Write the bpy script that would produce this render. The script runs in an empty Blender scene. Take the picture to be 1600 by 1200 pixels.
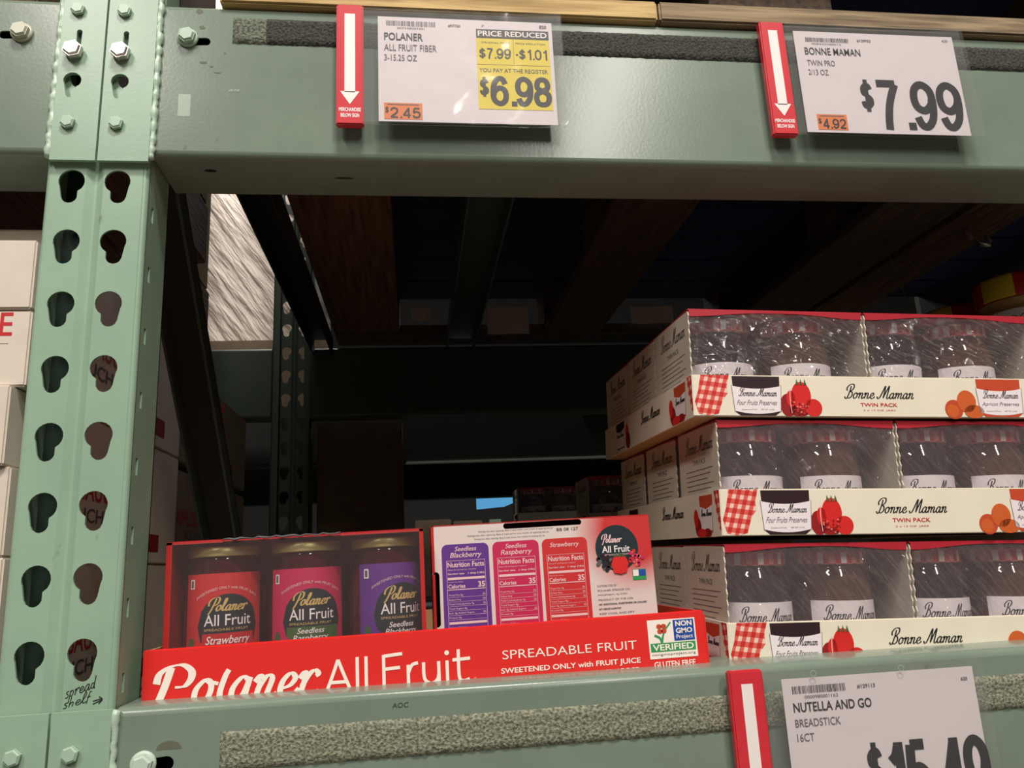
import bpy, math, random
from mathutils import Vector, Matrix, noise
random.seed(7)
S = bpy.context.scene
COL = S.collection

# ------------------------------------------------------------ camera
cam_d = bpy.data.cameras.new('camera')
cam = bpy.data.objects.new('camera', cam_d); COL.objects.link(cam)
cam_d.sensor_fit = 'HORIZONTAL'; cam_d.sensor_width = 36.0
cam_d.lens = 1211.0 / 1600.0 * 36.0
cam_d.clip_start = 0.01
r0 = Vector((0.9917, -0.1195, -0.0475)); r1 = Vector((0.0187, -0.2315, 0.9726)); r2 = Vector((-0.1272, -0.9655, -0.2274))
m3 = Matrix((r0, r1, r2)).transposed()
cam.matrix_world = Matrix.Translation((0, -0.64, 0)) @ m3.to_4x4()
S.camera = cam
# ------------------------------------------------------------ world + exposure
W = bpy.data.worlds.new('world'); S.world = W; W.use_nodes = True
W.node_tree.nodes['Background'].inputs[0].default_value = (1.0, 0.93, 0.84, 1)
W.node_tree.nodes['Background'].inputs[1].default_value = 0.03
S.view_settings.view_transform = 'Standard'; S.view_settings.look = 'None'
S.view_settings.gamma = 1.0; S.view_settings.use_curve_mapping = False
S.view_settings.exposure = 0.0
# ------------------------------------------------------------ lights of the warehouse, plus an added fill
def area(name, loc, target, sx, sy, power, col=(1, .92, .85), up=(0, 1, 0)):
    d = bpy.data.lights.new(name, 'AREA'); d.shape = 'RECTANGLE'; d.size = sx; d.size_y = sy
    d.energy = power; d.color = col
    o = bpy.data.objects.new(name, d); COL.objects.link(o)
    z = (Vector(loc) - Vector(target)).normalized(); y = Vector(up); x = y.cross(z).normalized(); y = z.cross(x)
    o.matrix_world = Matrix.Translation(loc) @ Matrix((x, y, z)).transposed().to_4x4()
    return o
area('aisle_light_right', (1.42, -4.3, 3.2), (1.2, -3.0, 0.0), 0.30, 1.9, 100)
area('aisle_light_near', (0.25, -1.75, 3.2), (0.1, -0.9, 0.0), 0.7, 0.4, 120)
area('aisle_light_left', (-1.7, -2.7, 3.2), (-1.0, -1.4, 0.0), 0.30, 1.9, 92)
area('added_wrap_light', (-0.42, 1.05, 2.3), (-0.5, 1.6, 0.8), 0.3, 0.3, 27, (1, .93, .85))  # no known lamp here: added to brighten the film-wrapped load
area('far_aisle_light', (0.4, 4.4, 3.0), (0.4, 3.5, 0.0), 0.4, 1.2, 60, (.8, .9, 1))

# ------------------------------------------------------------ materials
MATS = {}
def newmat(name):
    m = bpy.data.materials.new(name); m.use_nodes = True; MATS[name] = m
    return m, m.node_tree.nodes, m.node_tree.links, m.node_tree.nodes['Principled BSDF']
def srgb(r, g, b):
    f = lambda c: (c / 255 / 12.92) if c / 255 <= .04045 else ((c / 255 + .055) / 1.055) ** 2.4
    return (f(r), f(g), f(b), 1)
def tex(n, l, kind, scale, vec=None, stretch=None, coord='Object', rot=None):
    t = n.new('ShaderNodeTex' + kind); t.inputs['Scale'].default_value = scale
    tc = n.new('ShaderNodeTexCoord'); mp = n.new('ShaderNodeMapping')
    if stretch: mp.inputs['Scale'].default_value = stretch
    src = tc.outputs[coord]
    if rot:
        m0 = n.new('ShaderNodeMapping'); m0.inputs['Rotation'].default_value = rot; l.new(src, m0.inputs[0]); src = m0.outputs[0]
    l.new(src, mp.inputs[0]); l.new(mp.outputs[0], t.inputs[0])
    return t
def ramp(n, l, src, stops):
    r = n.new('ShaderNodeValToRGB'); e = r.color_ramp.elements
    e[0].position, e[0].color = stops[0]; e[1].position, e[1].color = stops[-1]
    for p, c in stops[1:-1]:
        k = e.new(p); k.color = c
    l.new(src, r.inputs[0]); return r
def bump(n, l, b, src, strength, dist=0.001):
    bp = n.new('ShaderNodeBump'); bp.inputs['Strength'].default_value = strength; bp.inputs['Distance'].default_value = dist
    l.new(src, bp.inputs['Height']); l.new(bp.outputs[0], b.inputs['Normal']); return bp
def flat(name, rgb, rough=.6, metal=0, spec=.5, nb=0, var=0):
    m, n, l, b = newmat(name)
    b.inputs['Base Color'].default_value = srgb(*rgb); b.inputs['Roughness'].default_value = rough
    b.inputs['Metallic'].default_value = metal; b.inputs['Specular IOR Level'].default_value = spec
    if nb:
        t = tex(n, l, 'Noise', 220); bump(n, l, b, t.outputs[0], nb, .0006)
    if var:
        t2 = tex(n, l, 'Noise', 35); t2.inputs['Detail'].default_value = 5
        c = srgb(*rgb); d = tuple(x * (1 - var) for x in c[:3]) + (1,)
        r = ramp(n, l, t2.outputs[0], [(.35, d), (.65, c)]); l.new(r.outputs[0], b.inputs['Base Color'])
    return m
def paint(name, rgb, rough=.33, dirt=True):
    m, n, l, b = newmat(name)
    c = srgb(*rgb)
    t = tex(n, l, 'Noise', 9); t.inputs['Detail'].default_value = 6; t.inputs['Roughness'].default_value = .65
    r = ramp(n, l, t.outputs[0], [(.3, tuple(x * .86 for x in c[:3]) + (1,)), (.6, c)])
    last = r.outputs[0]
    if dirt:
        t2 = tex(n, l, 'Noise', 60, stretch=(1, 1, .55)); t2.inputs['Detail'].default_value = 3
        r2 = ramp(n, l, t2.outputs[0], [(.70, (0, 0, 0, 1)), (.78, (1, 1, 1, 1))])
        mx = n.new('ShaderNodeMixRGB'); mx.inputs[2].default_value = srgb(92, 88, 74)
        mu = n.new('ShaderNodeMath'); mu.operation = 'MULTIPLY'; mu.inputs[1].default_value = .6
        l.new(r2.outputs[0], mu.inputs[0]); l.new(mu.outputs[0], mx.inputs[0]); l.new(last, mx.inputs[1]); last = mx.outputs[0]
    l.new(last, b.inputs['Base Color'])
    b.inputs['Roughness'].default_value = rough
    t3 = tex(n, l, 'Noise', 330); t3.inputs['Detail'].default_value = 2
    bump(n, l, b, t3.outputs[0], .12, .0004)
    return m
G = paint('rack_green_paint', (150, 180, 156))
GB = paint('beam_green_paint_shaded', (122, 138, 124), .22)  # rack green darkened and greyed for the overhang's shade on the beams
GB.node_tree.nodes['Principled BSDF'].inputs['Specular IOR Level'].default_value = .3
GD = paint('rack_green_paint_shaded', (62, 76, 66), .4)  # same rack green, darkened to stand for the dim interior
GBK2 = flat('dark_keyhole_backing', (46, 62, 54), .35)
GBK = flat('black_bar_paint', (30, 32, 30), .5)
WELD = flat('weld_paint', (176, 200, 180), .3, 0, .6, .6)
STEEL = flat('zinc_bolt', (214, 204, 200), .32, .75, .5, .1)
BOLTP = flat('painted_bolt', (165, 192, 170), .35, 0, .6)
BOLTC = flat('cream_bolt', (188, 192, 168), .35, 0, .6)
RUST = flat('worn_paint_mark', (96, 100, 84), .7)
TAPE = flat('clear_tape_remnant', (146, 166, 150), .25)
SCUFF_GLINT = flat('pale_scuff_and_highlight', (186, 206, 190), .5)  # scuff colour, also used for the painted highlight strips
def felt(name, c1, c2):
    m, n, l, b = newmat(name)
    t = tex(n, l, 'Noise', 420); t.inputs['Detail'].default_value = 3
    r = ramp(n, l, t.outputs[0], [(.36, srgb(*c1)), (.66, srgb(*c2))]); l.new(r.outputs[0], b.inputs['Base Color'])
    b.inputs['Roughness'].default_value = .95; bump(n, l, b, t.outputs[0], 1, .002); return m
FELT = felt('grey_felt', (88, 92, 76), (158, 160, 138))
FELT_SHADED = felt('shaded_felt', (38, 40, 36), (76, 78, 70))  # upper strip: shade from the overhang is put into the felt colour
FELT_HALFSHADE = felt('less_shaded_felt', (72, 78, 68), (128, 134, 118))  # left end of that strip, with less shade in its colour
def wood(name, c1, c2, axis):
    m, n, l, b = newmat(name)
    st = (1, 14, 14) if axis == 'x' else (14, 1, 14)
    t = tex(n, l, 'Noise', 9, stretch=st); t.inputs['Detail'].default_value = 6; t.inputs['Distortion'].default_value = .6
    r = ramp(n, l, t.outputs[0], [(.3, srgb(*c1)), (.62, srgb(*c2))]); l.new(r.outputs[0], b.inputs['Base Color'])
    b.inputs['Roughness'].default_value = .85; bump(n, l, b, t.outputs[0], .6, .002); return m
WTAN = wood('tan_pallet_wood', (148, 120, 74), (208, 180, 124), 'x')
WGREY = wood('weathered_pallet_wood', (98, 84, 66), (158, 138, 108), 'x')
WBR = wood('brown_pallet_wood', (60, 42, 28), (104, 76, 50), 'y')
WDK = wood('dark_pallet_wood', (50, 40, 34), (84, 66, 50), 'y')
WBLUE = wood('blue_pallet_wood', (20, 34, 78), (30, 56, 110), 'y')
WBLX = wood('blue_deck_wood', (18, 26, 60), (26, 40, 84), 'x')
RED = flat('sign_red_plastic', (206, 52, 62), .3, 0, .5)
WHITE = flat('white_print', (240, 232, 228), .5)
CARDW = flat('white_card', (222, 213, 215), .55)
BLACK = flat('black_ink', (22, 20, 24), .5)
GREYINK = flat('grey_ink', (92, 88, 92), .6)
YEL = flat('yellow_print', (226, 205, 56), .55)
ORG = flat('orange_sticker', (226, 124, 62), .55)
TRED = flat('tray_red_card', (228, 44, 40), .42, 0, .5)
TWHITE = flat('tray_white_print', (250, 240, 228), .5)
BOXRED = flat('carton_red', (186, 44, 44), .4)
JREDT = flat('jam_carton_red', (176, 40, 54), .4)
CREAM = flat('jam_carton_cream', (236, 228, 208), .5, 0, .5, 0, .04)
CREAMIN = flat('jam_carton_side_white', (206, 198, 182), .6, 0, .5, 0, .06)
KRAFT = flat('raw_board', (196, 160, 116), .85)
KRAFTD = flat('dark_carton', (120, 104, 86), .8, 0, .3, .1, .15)
WCART = flat('white_carton', (216, 204, 190), .6, 0, .4, .05, .06)
REDP = flat('print_red', (190, 36, 40), .5)
REDB = flat('print_berry_red', (214, 40, 36), .45)
REDDK = flat('print_berry_shade', (146, 22, 26), .5)
PINKL = flat('print_light_red', (232, 110, 100), .5)
GRNP = flat('print_leaf_green', (62, 96, 50), .6)
ORP = flat('print_apricot', (206, 96, 42), .5)
ORPD = flat('print_apricot_jam', (196, 74, 44), .5)
DJAM = flat('print_dark_jam', (50, 32, 38), .4)
PURP = flat('print_purple', (96, 50, 136), .5)
MAG = flat('print_magenta', (196, 36, 84), .5)
PRED = flat('print_red_panel', (200, 46, 48), .5)
LPINK = flat('print_pale_pink', (232, 196, 196), .5)
TEAL = flat('print_dark_teal', (26, 42, 48), .5)
GOLD = flat('gold_print', (206, 176, 112), .4)
GREENV = flat('print_logo_green', (50, 150, 84), .5)
BLUEV = flat('print_logo_blue', (28, 74, 160), .5)
GOLDLID = flat('gold_lid', (206, 190, 126), .35, .25)
LIDR = flat('lid_red', (206, 50, 58), .35)
LIDP = flat('lid_pink', (224, 140, 140), .35)
LIDW = flat('lid_white', (248, 240, 240), .35)
LBL = flat('jar_label_paper', (238, 228, 231), .55)
PEAN = flat('nut_butter', (168, 132, 84), .35)
LYEL = flat('lid_yellow', (206, 184, 40), .4)
LRED2 = flat('lid_crimson', (170, 28, 28), .4)
PAPER = flat('paper_tag', (196, 186, 178), .7)
CONC = flat('concrete_floor', (150, 144, 134), .45, 0, .5, 0, .2)
CEILM = flat('ceiling_paint', (60, 60, 60), .8)
BLUEL = flat('blue_glow', (60, 140, 190), .6)
BLUEL.node_tree.nodes['Principled BSDF'].inputs['Emission Color'].default_value = (.12, .42, .75, 1); BLUEL.node_tree.nodes['Principled BSDF'].inputs['Emission Strength'].default_value = .8  # emission stands for a bright blue patch of unknown source
def glassjam(name, rgb, rough=.08):
    m, n, l, b = newmat(name)
    b.inputs['Base Color'].default_value = srgb(*rgb); b.inputs['Roughness'].default_value = rough
    b.inputs['Coat Weight'].default_value = .6; b.inputs['Coat Roughness'].default_value = .04
    t = tex(n, l, 'Noise', 40); c = srgb(*rgb)
    r = ramp(n, l, t.outputs[0], [(.35, tuple(x * .6 for x in c[:3]) + (1,)), (.7, c)]); l.new(r.outputs[0], b.inputs['Base Color'])
    return m
JAMD = glassjam('dark_berry_jam_glass', (44, 30, 40))
JAMB = glassjam('amber_jam_glass', (92, 60, 46))
JAMR = glassjam('red_jam_glass', (74, 22, 28))
def film(name, haze, hcol, rough, bs, scale, stretch, rot, wr=.12):
    m, n, l, b = newmat(name)
    out = n['Material Output']
    tr = n.new('ShaderNodeBsdfTransparent'); tr.inputs[0].default_value = (.96, .96, .96, 1)
    gl = n.new('ShaderNodeBsdfGlossy'); gl.inputs['Roughness'].default_value = rough; gl.inputs['Color'].default_value = (1, 1, 1, 1)
    b.inputs['Base Color'].default_value = srgb(*hcol); b.inputs['Roughness'].default_value = .5
    mx = n.new('ShaderNodeMixShader'); mx.inputs[0].default_value = haze
    l.new(tr.outputs[0], mx.inputs[1]); l.new(b.outputs[0], mx.inputs[2])
    lw = n.new('ShaderNodeLayerWeight'); lw.inputs[0].default_value = .5; fr = n.new('ShaderNodeMath'); fr.operation = 'POWER'; fr.inputs[1].default_value = 4; l.new(lw.outputs['Facing'], fr.inputs[0])
    ml = n.new('ShaderNodeMath'); ml.operation = 'MULTIPLY_ADD'; ml.inputs[1].default_value = .7; ml.inputs[2].default_value = wr
    l.new(fr.outputs[0], ml.inputs[0])
    mx2 = n.new('ShaderNodeMixShader'); l.new(ml.outputs[0], mx2.inputs[0]); l.new(mx.outputs[0], mx2.inputs[1]); l.new(gl.outputs[0], mx2.inputs[2])
    t = tex(n, l, 'Noise', scale, stretch=stretch, rot=rot); t.inputs['Detail'].default_value = 3; t.inputs['Distortion'].default_value = .5
    r = ramp(n, l, t.outputs[0], [(.35, (0, 0, 0, 1)), (.5, (1, 1, 1, 1)), (.66, (0, 0, 0, 1))])
    bp = n.new('ShaderNodeBump'); bp.inputs['Strength'].default_value = bs; bp.inputs['Distance'].default_value = .004
    l.new(r.outputs[0], bp.inputs['Height']); l.new(bp.outputs[0], gl.inputs['Normal'])
    l.new(mx2.outputs[0], out.inputs[0]); return m
FILM = film('shrink_film', .11, (205, 190, 196), .09, 1.0, 13, (1, 1, 7), (0, -.95, 0), .07)
FILMW = film('wrinkled_shrink_film', .09, (200, 188, 192), .06, 1.0, 26, (1, 1, 3.5), (0, -.5, 0), .11)
FILM2 = film('shrink_film_smooth', .10, (170, 150, 150), .1, .12, 8, (1, 1, 3), (0, -.3, 0), .0)
SLEEVE = film('clear_vinyl', .06, (215, 215, 215), .12, .12, 7, (1, 1, 2.5), (0, .8, 0), .035)
SLB = film('clear_vinyl_back', .15, (150, 155, 150), .2, .1, 11, (1, 1, 2), (0, .5, 0), .02)
def wrapmat():
    m, n, l, b = newmat('pallet_wrap')
    t = tex(n, l, 'Noise', 7, stretch=(1, 1, 6), rot=(0, -.95, 0)); t.inputs['Detail'].default_value = 7
    r = ramp(n, l, t.outputs[0], [(.3, srgb(150, 136, 124)), (.65, srgb(226, 214, 204))]); l.new(r.outputs[0], b.inputs['Base Color'])
    b.inputs['Roughness'].default_value = .3; bump(n, l, b, t.outputs[0], .9, .02); return m
WRAP = wrapmat()
def gingham():
    m, n, l, b = newmat('gingham_print')
    tc = n.new('ShaderNodeUVMap'); sp = n.new('ShaderNodeSeparateXYZ'); l.new(tc.outputs[0], sp.inputs[0])
    def wave(a, c, k):
        m1 = n.new('ShaderNodeMath'); m1.operation = 'MULTIPLY'; m1.inputs[1].default_value = a * k; l.new(sp.outputs[0], m1.inputs[0])
        m2 = n.new('ShaderNodeMath'); m2.operation = 'MULTIPLY_ADD'; m2.inputs[1].default_value = c * k; l.new(sp.outputs[1], m2.inputs[0]); l.new(m1.outputs[0], m2.inputs[2])
        s = n.new('ShaderNodeMath'); s.operation = 'SINE'; l.new(m2.outputs[0], s.inputs[0])
        g = n.new('ShaderNodeMath'); g.operation = 'GREATER_THAN'; g.inputs[1].default_value = .1; l.new(s.outputs[0], g.inputs[0]); return g
    a = wave(1, -.33, 820); c = wave(.12, 1, 720)
    ad = n.new('ShaderNodeMath'); ad.operation = 'ADD'; l.new(a.outputs[0], ad.inputs[0]); l.new(c.outputs[0], ad.inputs[1])
    dv = n.new('ShaderNodeMath'); dv.operation = 'DIVIDE'; dv.inputs[1].default_value = 2; l.new(ad.outputs[0], dv.inputs[0])
    r = ramp(n, l, dv.outputs[0], [(0, srgb(198, 44, 40)), (.5, srgb(222, 96, 86)), (1, srgb(240, 205, 190))]); l.new(r.outputs[0], b.inputs['Base Color'])
    b.inputs['Roughness'].default_value = .5; return m
GING = gingham()
def cornergrad():
    m, n, l, b = newmat('fading_red_corner_print')
    tc = n.new('ShaderNodeUVMap'); vm = n.new('ShaderNodeVectorMath'); vm.operation = 'DISTANCE'; vm.inputs[1].default_value = (.200, .024, 0)
    l.new(tc.outputs[0], vm.inputs[0])
    r = ramp(n, l, vm.outputs['Value'], [(.028, srgb(200, 50, 52)), (.058, srgb(222, 208, 202))]); l.new(r.outputs[0], b.inputs['Base Color'])
    b.inputs['Roughness'].default_value = .45; return m
CORNER = cornergrad()

# ------------------------------------------------------------ geometry helpers
def worldloc(o):
    v = Vector((0, 0, 0))
    while o: v += o.location; o = o.parent
    return v
class MB:
    def __init__(s): s.v = []; s.f = []; s.m = []; s.uv = []; s.sm = []; s.mats = []
    def mi(s, m):
        if m not in s.mats: s.mats.append(m)
        return s.mats.index(m)
    def face(s, pts, m, uv=None, smooth=False):
        i = len(s.v); s.v += [tuple(p) for p in pts]; s.f.append(list(range(i, i + len(pts)))); s.m.append(s.mi(m))
        s.uv.append(uv or [(0, 0)] * len(pts)); s.sm.append(smooth)
    def mesh(s, vs, fs, m, smooth=False, uvs=None):
        i = len(s.v); s.v += [tuple(p) for p in vs]; k = s.mi(m)
        for f in fs:
            s.f.append([i + a for a in f]); s.m.append(k); s.sm.append(smooth); s.uv.append([uvs[a] if uvs else (0, 0) for a in f])
    def box(s, x0, x1, y0, y1, z0, z1, m):
        v = [(x, y, z) for z in (z0, z1) for y in (y0, y1) for x in (x0, x1)]
        s.mesh(v, [(0, 2, 3, 1), (4, 5, 7, 6), (0, 1, 5, 4), (2, 6, 7, 3), (0, 4, 6, 2), (1, 3, 7, 5)], m)
    def cbox(s, x0, x1, y0, y1, z0, z1, m, c=.002):
        # box with chamfered edges: 24 vertices
        import bmesh
        bm = bmesh.new(); bmesh.ops.create_cube(bm, size=1)
        for v in bm.verts: v.co = Vector(((x0 + x1) / 2 + v.co.x * (x1 - x0), (y0 + y1) / 2 + v.co.y * (y1 - y0), (z0 + z1) / 2 + v.co.z * (z1 - z0)))
        bmesh.ops.bevel(bm, geom=list(bm.edges), offset=c, segments=2, affect='EDGES')
        bm.verts.index_update()
        s.mesh([v.co.copy() for v in bm.verts], [[v.index for v in f.verts] for f in bm.faces], m); bm.free()
    def prism(s, prof, axis, a, b, m, smooth=False):
        # prof: 2D points; axis 'x': (y,z), 'y': (x,z), 'z': (x,y)
        n = len(prof)
        def P(p, t): return {'x': (t, p[0], p[1]), 'y': (p[0], t, p[1]), 'z': (p[0], p[1], t)}[axis]
        v = [P(p, a) for p in prof] + [P(p, b) for p in prof]
        s.mesh(v, [(i, (i + 1) % n, n + (i + 1) % n, n + i) for i in range(n)], m, smooth)
        s.mesh(v[:n], [tuple(range(n))[::-1]], m); s.mesh(v[n:], [tuple(range(n))], m)
    def lathe(s, cx, cy, prof, m, seg=32, smooth=True, matf=None, axis='z', a0=0):
        v = []
        for r, z in prof:
            for k in range(seg):
                a = 2 * math.pi * k / seg + a0
                if axis == 'z': v.append((cx + r * math.cos(a), cy + r * math.sin(a), z))
                else: v.append((cx[0] + r * math.cos(a), z, cx[1] + r * math.sin(a)))
        i0 = len(s.v); s.v += v
        for j in range(len(prof) - 1):
            for k in range(seg):
                k2 = (k + 1) % seg
                s.f.append([i0 + j * seg + k, i0 + j * seg + k2, i0 + (j + 1) * seg + k2, i0 + (j + 1) * seg + k])
                s.m.append(s.mi(matf(j, k) if matf else m)); s.sm.append(smooth); s.uv.append([(0, 0)] * 4)
        for j in (0, len(prof) - 1):
            f = [i0 + j * seg + k for k in range(seg)]
            if j == 0: f = f[::-1]
            s.f.append(f); s.m.append(s.mi(matf(j, -1) if matf else m)); s.sm.append(False); s.uv.append([(0, 0)] * seg)
    def tube(s, pts, r, m, seg=8, jitter=0):
        rings = []
        for i, p in enumerate(pts):
            p = Vector(p); d = (Vector(pts[min(i + 1, len(pts) - 1)]) - Vector(pts[max(i - 1, 0)])).normalized()
            a = d.orthogonal().normalized(); b = d.cross(a); rr = r * (1 + random.uniform(-jitter, jitter))
            rings.append([p + rr * (math.cos(t) * a + math.sin(t) * b) for t in [2 * math.pi * k / seg for k in range(seg)]])
        v = [q for r_ in rings for q in r_]
        s.mesh(v, [(i * seg + k, i * seg + (k + 1) % seg, (i + 1) * seg + (k + 1) % seg, (i + 1) * seg + k) for i in range(len(pts) - 1) for k in range(seg)] + [tuple(range(seg))[::-1], tuple(range(len(v) - seg, len(v)))], m, True)
    def bar(s, a, b, w, h, m, side=(1, 0, 0)):
        a = Vector(a); b = Vector(b); d = (b - a).normalized(); x = Vector(side); x = (x - d * x.dot(d)).normalized(); y = d.cross(x)
        v = [p + x * sx * w / 2 + y * sy * h / 2 for p in (a, b) for sx, sy in ((-1, -1), (1, -1), (1, 1), (-1, 1))]
        s.mesh(v, [(0, 1, 5, 4), (1, 2, 6, 5), (2, 3, 7, 6), (3, 0, 4, 7), (3, 2, 1, 0), (4, 5, 6, 7)], m)
    # ---- flat prints on a surface: f(u, v, h) -> point
    def dpoly(s, f, pts, m, h=1):
        s.face([f(u, v, h * .00015) for u, v in pts], m, [(u, v) for u, v in pts])
    def drect(s, f, u0, v0, u1, v1, m, h=1, n=1):
        for i in range(n):
            a = u0 + (u1 - u0) * i / n; b = u0 + (u1 - u0) * (i + 1) / n
            s.dpoly(f, [(a, v0), (b, v0), (b, v1), (a, v1)], m, h)
    def dell(s, f, cu, cv, ru, rv, m, h=1, n=24):
        s.dpoly(f, [(cu + ru * math.cos(2 * math.pi * k / n), cv + rv * math.sin(2 * math.pi * k / n)) for k in range(n)], m, h)
    def ddisc(s, f, cu, cv, ru, rv, m, h=1, n=16):
        for i in range(n):
            a = -ru + 2 * ru * i / n; b = -ru + 2 * ru * (i + 1) / n
            ya = rv * math.sqrt(max(0, 1 - (a / ru) ** 2)); yb = rv * math.sqrt(max(0, 1 - (b / ru) ** 2))
            s.dpoly(f, [(cu + a, cv - ya), (cu + b, cv - yb), (cu + b, cv + yb), (cu + a, cv + ya)], m, h)
    def drrect(s, f, u0, v0, u1, v1, r, m, h=1, top=True):
        pts = [(u0, v0), (u1, v0)]
        pts += [(u1 - r + r * math.cos(a), v1 - r + r * math.sin(a)) for a in [math.pi / 2 * k / 5 for k in range(6)]]
        pts += [(u0 + r + r * math.cos(a), v1 - r + r * math.sin(a)) for a in [math.pi / 2 + math.pi / 2 * k / 5 for k in range(6)]]
        s.dpoly(f, pts, m, h)
    def text(s, f, body, u0, v0, u1, v1, m, bold=0, shear=0, h=2, arc=0):
        vs, fs, (w, hh) = glyphs(body, bold)
        def M(x, y):
            x = x / w; y = y / hh
            uu = u0 + x * (u1 - u0) + shear * y * (v1 - v0); vv = v0 + y * (v1 - v0)
            if arc: vv -= arc * (2 * x - 1) ** 2
            return f(uu, vv, h * .00015)
        s.mesh([M(x, y) for x, y in vs], fs, m)
    def stroke(s, f, pts, w0, w1, m, nib=.8, h=2, cyc=False):
        P = smooth_path(pts)
        n = len(P); L = []; R_ = []
        for i in range(n):
            a = P[max(i - 1, 0)]; b = P[min(i + 1, n - 1)]; dx, dy = b[0] - a[0], b[1] - a[1]; q = math.hypot(dx, dy) or 1e-9
            ang = math.atan2(dy, dx); w = (w0 + (w1 - w0) * abs(math.sin(ang - nib))) / 2
            nx, ny = -dy / q * w, dx / q * w
            L.append((P[i][0] + nx, P[i][1] + ny)); R_.append((P[i][0] - nx, P[i][1] - ny))
        s.k = (getattr(s, 'k', 0) + 1) % 12
        v = [f(u, vv, h * .00015 + s.k * 4e-6 + (i % n) * 6e-7) for i, (u, vv) in enumerate(L + R_)]
        s.mesh(v, [(i, i + n, i + 1 + n, i + 1) for i in range(n - 1)], m)
    def script(s, f, word, u0, v0, u1, xh, m, w0, w1, slant=.35, h=2, nib=.2, rise=0, cap=1):
        x = 0; out = []
        for ch in word:
            if ch == ' ': x += 1.0; continue
            st, adv = CUR[ch]
            st = [[(a, 1 + (b - 1) * cap if b > 1.05 else b) for a, b in q] for q in st]
            for q in st: out.append([(x + a + slant * b, b) for a, b in q])
            x += adv
        k = (u1 - u0) / x
        for q in out:
            s.stroke(f, [(u0 + a * k, v0 + b * xh + rise * a * k) for a, b in q], w0, w1, m, nib, h)
    def price(s, f, body, u0, v0, u1, v1, m, wt=.17, h=2):
        """upright grotesque figures drawn as even strokes; wt = stroke width relative to figure height"""
        adv = {'.': .34, '-': .55, '$': 1.0, '1': .8}; tot = sum(adv.get(c, 1.0) for c in body) - .18; k = (u1 - u0) / tot; H = v1 - v0; w = wt * H; x = 0
        for c in body:
            for q in DIG[c]: s.stroke(f, [(u0 + (x + a * .82) * k, v0 + w / 2 + b * (H - w)) for a, b in q], w, w, m, .8, h)
            if c == '.': s.drect(f, u0 + (x + .04) * k, v0, u0 + (x + .04) * k + w, v0 + w, m, h)
            x += adv.get(c, 1.0)
    def build(s, name, parent=None, loc=None):
        me = bpy.data.meshes.new(name)
        off = worldloc(parent) if parent else Vector(loc or (0, 0, 0))
        me.from_pydata([tuple(Vector(p) - off) for p in s.v], [], s.f)
        for m in s.mats: me.materials.append(m)
        me.polygons.foreach_set('material_index', s.m); me.polygons.foreach_set('use_smooth', s.sm)
        ul = me.uv_layers.new(name='UVMap'); flatuv = [c for f in s.uv for p in f for c in p]
        ul.data.foreach_set('uv', flatuv)
        me.update()
        o = bpy.data.objects.new(name, me); COL.objects.link(o)
        if parent: o.parent = parent
        else: o.location = off
        return o
_g = {}
def glyphs(body, bold=0):
    k = (body, bold)
    if k in _g: return _g[k]
    c = bpy.data.curves.new('t', 'FONT'); c.body = body; c.size = 1; c.offset = bold; c.resolution_u = 3
    o = bpy.data.objects.new('t', c); me = bpy.data.meshes.new_from_object(o)
    vs = [(v.co.x, v.co.y) for v in me.vertices]; fs = [tuple(p.vertices) for p in me.polygons]
    x0 = min(v[0] for v in vs); y0 = min(v[1] for v in vs); w = max(v[0] for v in vs) - x0; h = max(v[1] for v in vs) - y0
    vs = [(a - x0, b - y0) for a, b in vs]
    bpy.data.objects.remove(o); bpy.data.meshes.remove(me); bpy.data.curves.remove(c)
    _g[k] = (vs, fs, (w, h)); return _g[k]
def smooth_path(p, n=5):
    out = []
    for i in range(len(p) - 1):
        a = p[max(i - 1, 0)]; b = p[i]; c = p[i + 1]; d = p[min(i + 2, len(p) - 1)]
        for k in range(n):
            t = k / n
            out.append(tuple(.5 * (2 * b[j] + (c[j] - a[j]) * t + (2 * a[j] - 5 * b[j] + 4 * c[j] - d[j]) * t * t + (3 * b[j] - a[j] - 3 * c[j] + d[j]) * t ** 3) for j in (0, 1)))
    out.append(tuple(p[-1])); return out
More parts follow.
